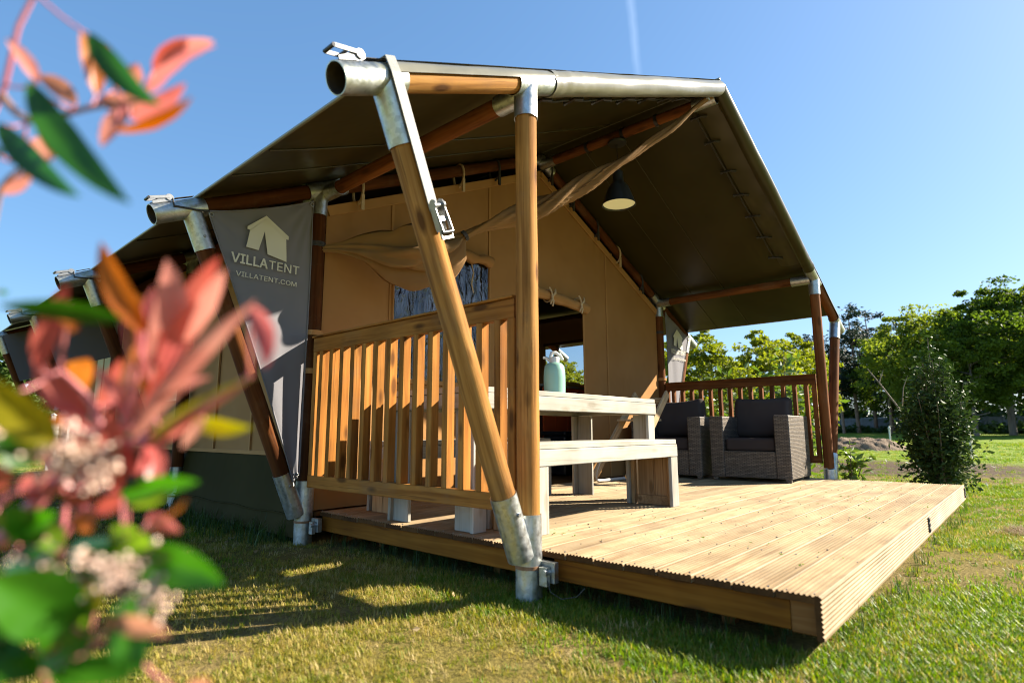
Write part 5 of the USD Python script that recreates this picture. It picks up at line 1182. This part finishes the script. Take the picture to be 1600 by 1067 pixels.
for x, y in ((.45, 12.1), (.68, 12.05)):
    st = thing('white_post', 'white wooden post behind the tent' + (', left of the brown post' if x < .5 else ', right of the brown post'), 'post', (x, y, gz(x, y)), group='white posts behind the tent'); part(st, 'shaft', box(-.035, .035, -.035, .035, -.05, 1.02), 'white_paint', M=st.M); part(st, 'post_cap', lathe([(0, 1.07), (.05, 1.035), (.05, 1.0205)], 4), 'white_paint', M=st.M)

# ------------------------------------------------------------------ grass
leaf('grass_blade', [(0, (0.11, 0.15, 0.012)), (0.25, (0.20, 0.205, 0.022)), (0.5, (0.29, 0.245, 0.04)), (0.8, (0.36, 0.28, 0.08)), (1, (0.43, 0.34, 0.16))], 0.35, 0.6, spec=0.3)
leaf('dead_leaf', [(0, (0.20, 0.13, 0.06)), (1, (0.36, 0.27, 0.15))], 0.15, 0.7, spec=0.2)
leaf('fresh_blade', [(0, (0.065, 0.145, 0.008)), (0.6, (0.13, 0.205, 0.014)), (1, (0.24, 0.25, 0.03))], 0.4, 0.5, spec=0.3)
def tuft(seed, n, hgt, wid, rad, flat):
    rng = np.random.default_rng(seed); vs, fs = [], []
    for i in range(n):
        a = rng.uniform(0, 2 * PI); r = rad * rng.uniform() ** .5; b = V(r * math.cos(a), r * math.sin(a), -.004); d = rng.uniform(0, 2 * PI)
        h_ = hgt * rng.uniform(.5, 1.15); ln = flat * rng.uniform(.2, 1.3) * h_; o = V(math.cos(d), math.sin(d), 0); s_ = V(-math.sin(d), math.cos(d), 0) * wid * .5 * rng.uniform(.7, 1.2)
        hh = h_ * math.sqrt(max(.12, 1 - min(.9, (ln / h_) ** 2)))
        p1, p2 = b + o * ln * .35 + V(0, 0, hh * .62), b + o * ln + V(0, 0, hh)
        k = len(vs); vs += [b - s_, b + s_, p1 - s_ * .8, p1 + s_ * .8, p2]; fs += [[k, k + 1, k + 3], [k, k + 3, k + 2], [k + 2, k + 3, k + 4]]
    return tri(vs, fs)
def instancer(name, protos, pos, rot, scl, idx, label):
    path = '/World/' + numbered(ROOT, name); pi = UsdGeom.PointInstancer.Define(stage, path)
    for k, (m_, mat) in enumerate(protos): usdkit.mesh(stage, '%s/blades%s' % (path, '' if k == 0 else '_%03d' % k), m_, MAT[mat]); pi.CreatePrototypesRel().AddTarget('%s/blades%s' % (path, '' if k == 0 else '_%03d' % k))
    pi.CreatePositionsAttr(Vt.Vec3fArray.FromNumpy(np.asarray(pos, np.float32)))
    q = np.zeros((len(pos), 4)); q[:, 0] = np.cos(rot / 2); q[:, 3] = np.sin(rot / 2)
    pi.CreateOrientationsAttr(Vt.QuathArray([Gf.Quath(float(a), 0, 0, float(b)) for a, b in zip(q[:, 0], q[:, 3])]))
    pi.CreateScalesAttr(Vt.Vec3fArray.FromNumpy(np.repeat(np.asarray(scl, np.float32)[:, None], 3, 1))); pi.CreateProtoIndicesAttr(Vt.IntArray.FromNumpy(np.asarray(idx, np.int32)))
    meta(pi.GetPrim(), kind='stuff', label=label)
rng = np.random.default_rng(77)
def scatter(n, rmin, rmax):
    """points on the lawn in the wedge that the picture and its surroundings show"""
    a = YAW + rng.uniform(-.98, .98, n); r = np.sqrt(rng.uniform(rmin ** 2, rmax ** 2, n)); return CAM[0] + r * np.cos(a), CAM[1] + r * np.sin(a)
X_, Y_ = [], []
for n, a, b in ((30000, .9, 3.2), (30000, 3.2, 6.0), (26000, 6.0, 11.0), (15000, 11, 18), (14000, 18, 34)):
    x, y = scatter(n, a, b); X_.append(x); Y_.append(y)
x, y = np.concatenate(X_), np.concatenate(Y_)
inside = ((x > .12) & (x < 4.97) & (y > -1.12) & (y < 1.95)) | ((x > -.02) & (x < 5.02) & (y >= 1.95) & (y < 8.9))
x, y = x[~inside], y[~inside]
pn = np.stack([x * .9, y * .9, x * 0 + 5], -1); patch = meshkit.fbm(pn, 4, 12); bare = meshkit.fbm(np.stack([x * 1.7, y * 1.7, x * 0 + 9], -1), 3, 4)
soil_d = np.hypot(x - 11.4, y - .6)
keep = (rng.uniform(size=len(x)) < np.clip(.5 + 3.2 * (bare - .40), .12, 1)) & ~((soil_d < 3.8) & (rng.uniform(size=len(x)) < .8))
x, y, patch = x[keep], y[keep], patch[keep]
green = (patch + .24 * np.clip((x - 1.0) / 4, 0, 1) + rng.normal(size=len(x)) * .07) > .585
green |= (x > .3) & (np.abs(y + 1.4) < .35) & (rng.uniform(size=len(x)) < .45)
idx = np.where(green, rng.integers(3, 5, len(x)), rng.integers(0, 3, len(x)))
far = np.hypot(x - CAM[0], y - CAM[1])
scl = rng.uniform(.50, 1.0, len(x)) * np.clip(.6 + 1.0 * patch, .75, 1.25) * np.interp(far, [2, 10, 18, 34], [.9, 1.35, 1.8, 2.6])
instancer('lawn_grass', [(tuft(1, 30, .034, .0042, .05, 1.2), 'grass_blade'), (tuft(2, 30, .028, .0044, .055, 1.35), 'grass_blade'), (tuft(3, 24, .040, .004, .05, 1.0), 'grass_blade'), (tuft(4, 26, .034, .0042, .045, 1.0), 'fresh_blade'), (tuft(5, 26, .042, .0042, .05, .95), 'fresh_blade')],
          np.c_[x, y, hz(x, y)], rng.uniform(0, 2 * PI, len(x)), scl, idx, 'short mown grass of the lawn, half dry and yellowish')
# longer unmown weeds along the tent skirt and under the deck edge, coloured dark for the shade there
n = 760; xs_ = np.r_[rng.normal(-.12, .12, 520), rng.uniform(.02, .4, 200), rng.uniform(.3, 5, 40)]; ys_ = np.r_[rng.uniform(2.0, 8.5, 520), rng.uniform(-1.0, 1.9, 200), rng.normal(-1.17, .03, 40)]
instancer('long_grass', [(tuft(11, 12, .16, .005, .03, .55), 'shaded_weed_blade'), (tuft(12, 9, .20, .006, .03, .7), 'shaded_weed_blade')], np.c_[xs_, ys_, hz(xs_, ys_)], rng.uniform(0, 6.28, n), np.r_[rng.uniform(.4, 1.0, 520), rng.uniform(.25, .6, 240)], rng.integers(0, 2, n), 'longer uncut grass along the tent skirt and the deck edge')
# bits of grass and crumbs of soil on the deck, dead leaves on the lawn
rng = np.random.default_rng(6); n = 110
hub = np.c_[rng.uniform(.3, 4.7, 26), rng.uniform(-1.05, .2, 26)]; hb = hub[rng.integers(0, 26, n)] + rng.normal(size=(n, 2)) * .09; c = np.c_[np.clip(hb[:, 0], .12, 4.9), np.clip(hb[:, 1], -1.1, .6), np.full(n, DKZ + .006)]
v, f = leaf_quads(c, .010, rng, 0, 2.4); v[:, 2] = np.maximum(DKZ + .0015, DKZ + .005 + (v[:, 2] - DKZ - .006) * .4)
part(ROOT, 'grass_clippings', tri(v, f), 'fresh_blade', kind='stuff', label='bits of cut grass scattered on the deck boards')
n = 46; ms = []
for i in range(n):
    b = trimesh.creation.icosphere(subdivisions=0, radius=rng.uniform(.002, .006)); b.apply_scale([1.5, 1, .6]); b.apply_translation([rng.uniform(.15, 4.9), rng.uniform(-1.1, .3), DKZ + .002]); ms.append(b)
part(ROOT, 'soil_crumbs', cat(ms), 'soil', kind='stuff', label='small crumbs of dark soil on the deck boards')

rng = np.random.default_rng(91); n = 130; xa, ya = scatter(n, 1.5, 8.0); ok = ~((xa > -.1) & (xa < 5.1) & (ya > -1.3)); xa, ya = xa[ok], ya[ok]
v, f = leaf_quads(np.c_[xa, ya, hz(xa, ya) + .022], .022, rng, 0, 1.7); part(ROOT, 'dead_leaves', tri(v, f), 'dead_leaf', kind='stuff', label='small dry brown leaves lying on the lawn')
hub = np.array([(2.6, -1.75), (3.1, -1.95), (2.2, -2.0), (4.2, -2.1), (3.6, -1.6)]); hx = hub[rng.integers(0, len(hub), 420)] + rng.normal(size=(420, 2)) * V(.14, .07)
instancer('dry_cuttings', [(tuft(21, 16, .05, .004, .05, 1.9), 'dead_leaf')], np.c_[hx, hz(hx[:, 0], hx[:, 1]) + .012], rng.uniform(0, 6.28, 420), rng.uniform(.6, 1.3, 420), np.zeros(420), 'raked heaps of dry grass cuttings on the lawn beside the deck')

# ------------------------------------------------------------------ foreground shrub with red young leaves
sh = thing('photinia_shrub', 'blurred photinia shrub with red and green leaves close to the camera', 'shrub', tuple(np.round(np.array(STEMS[0][0]) * V(1, 1, 0), 3)))
root = V(STEMS[0][0][0] - .03, STEMS[0][0][1], -.05)
def smoothline(p, n=24):
    p = np.asarray(p, float); s = np.r_[0, np.cumsum(np.linalg.norm(np.diff(p, axis=0), axis=1))]; return PchipInterpolator(s, p)(np.linspace(0, s[-1], n))
for i, s_ in enumerate(STEMS):
    p = [tuple(q) for q in s_]
    if i in (0, 5): p = [tuple(root + V(.02 * i, 0, 0))] + p
    L = smoothline(p); r0 = (.0052 if i in (0, 5) else .0034) if i != 11 else .0062
    part(sh, 'branch', sweep(L, np.linspace(r0, .0018 if i != 11 else .0046, len(L)), 10), 'red_stem' if i in (0, 3, 4, 5, 10, 11, 2, 14, 15, 16) else 'stem_brown', smooth=True)
LM = dict(d='leaf_dark', g='leaf_green', l='leaf_light', y='leaf_yellow', o='leaf_orange', r='leaf_red', p='leaf_pink', s='leaf_salmon', c='leaf_coral', t='leaf_teal')
allst = np.vstack([smoothline(s_, 40) for s_ in STEMS])
rng = np.random.default_rng(15)
def leafmesh(B, Mi, T, w, seed):
    n, k = 12, 3; t = np.linspace(0, 1, n + 1); rg = np.random.default_rng(seed)
    c = (1 - t)[:, None] ** 2 * B + 2 * (t * (1 - t))[:, None] * Mi + t[:, None] ** 2 * T
    d = np.gradient(c, axis=0); d /= np.linalg.norm(d, axis=1, keepdims=True)
    view = CAM - B; view = view / np.linalg.norm(view) + rg.normal(size=3) * .35           # blades turned roughly outwards, each its own way
    s_ = np.cross(d, view); s_ /= np.linalg.norm(s_, axis=1, keepdims=True); nn = np.cross(s_, d)
    pr = np.sin(PI * t ** .85) ** .75 * w * .5; pr[0] = w * .03; pr[-1] = 0.0004
    vs = []
    for j in range(-k, k + 1):
        u = j / k; vs.append(c + s_ * (pr * u)[:, None] + nn * (pr * (.32 * abs(u) - .05 * np.sin(t * 20 + j) * abs(u)))[:, None])
    P_ = np.stack(vs, 1); m_ = 2 * k + 1; f = []
    for i in range(n):
        for j in range(m_ - 1): a = i * m_ + j; f += [[a, a + 1, a + m_ + 1], [a, a + m_ + 1, a + m_]]
    return tri(P_.reshape(-1, 3), f)
for i, q in enumerate(LEAVES):
    B, Mi, T, w, c = V(*q[:3]), V(*q[3:6]), V(*q[6:9]), q[9], q[10]
    lf = part(sh, 'leaf', leafmesh(B, Mi, T, w, i), LM[c], smooth=True)
    near = allst[np.argmin(np.linalg.norm(allst - B, axis=1))]
    if .002 < np.linalg.norm(near - B) < .16:
        part(lf, 'leaf_stalk', sweep(smoothline([near, (near + B) / 2 + V(0, 0, -.004), B + (Mi - B) * .04], 8), .0011, 6), 'red_stem', smooth=True)
for i, (x, y, z, sx, sy, n) in enumerate(CLUSTERS):
    c = V(x, y, z) + (CAM - V(x, y, z)) * .09 ; ms, st_ = [], []
    n = int(n * 2.3)
    near = allst[np.argmin(np.linalg.norm(allst - c, axis=1))]
    for j in range(n):
        p = c + (R2 * rng.normal() * sx * .42 + UP * rng.normal() * sy * .42 + FW * rng.normal() * (sx + sy) * .2)
        b = trimesh.creation.icosphere(subdivisions=1, radius=rng.uniform(.0010, .0021)); b.vertices *= 1 + .18 * rng.normal(size=(len(b.vertices), 1)); b.apply_translation(p); ms.append(b)
        st_.append(sweep([near * .3 + c * .7 + rng.normal(size=3) * .001, p], .0005, 4))
    fl = part(sh, 'flower_cluster', cat(ms), 'petal', smooth=True); part(fl, 'flower_stalks', cat(st_), 'stem_brown')
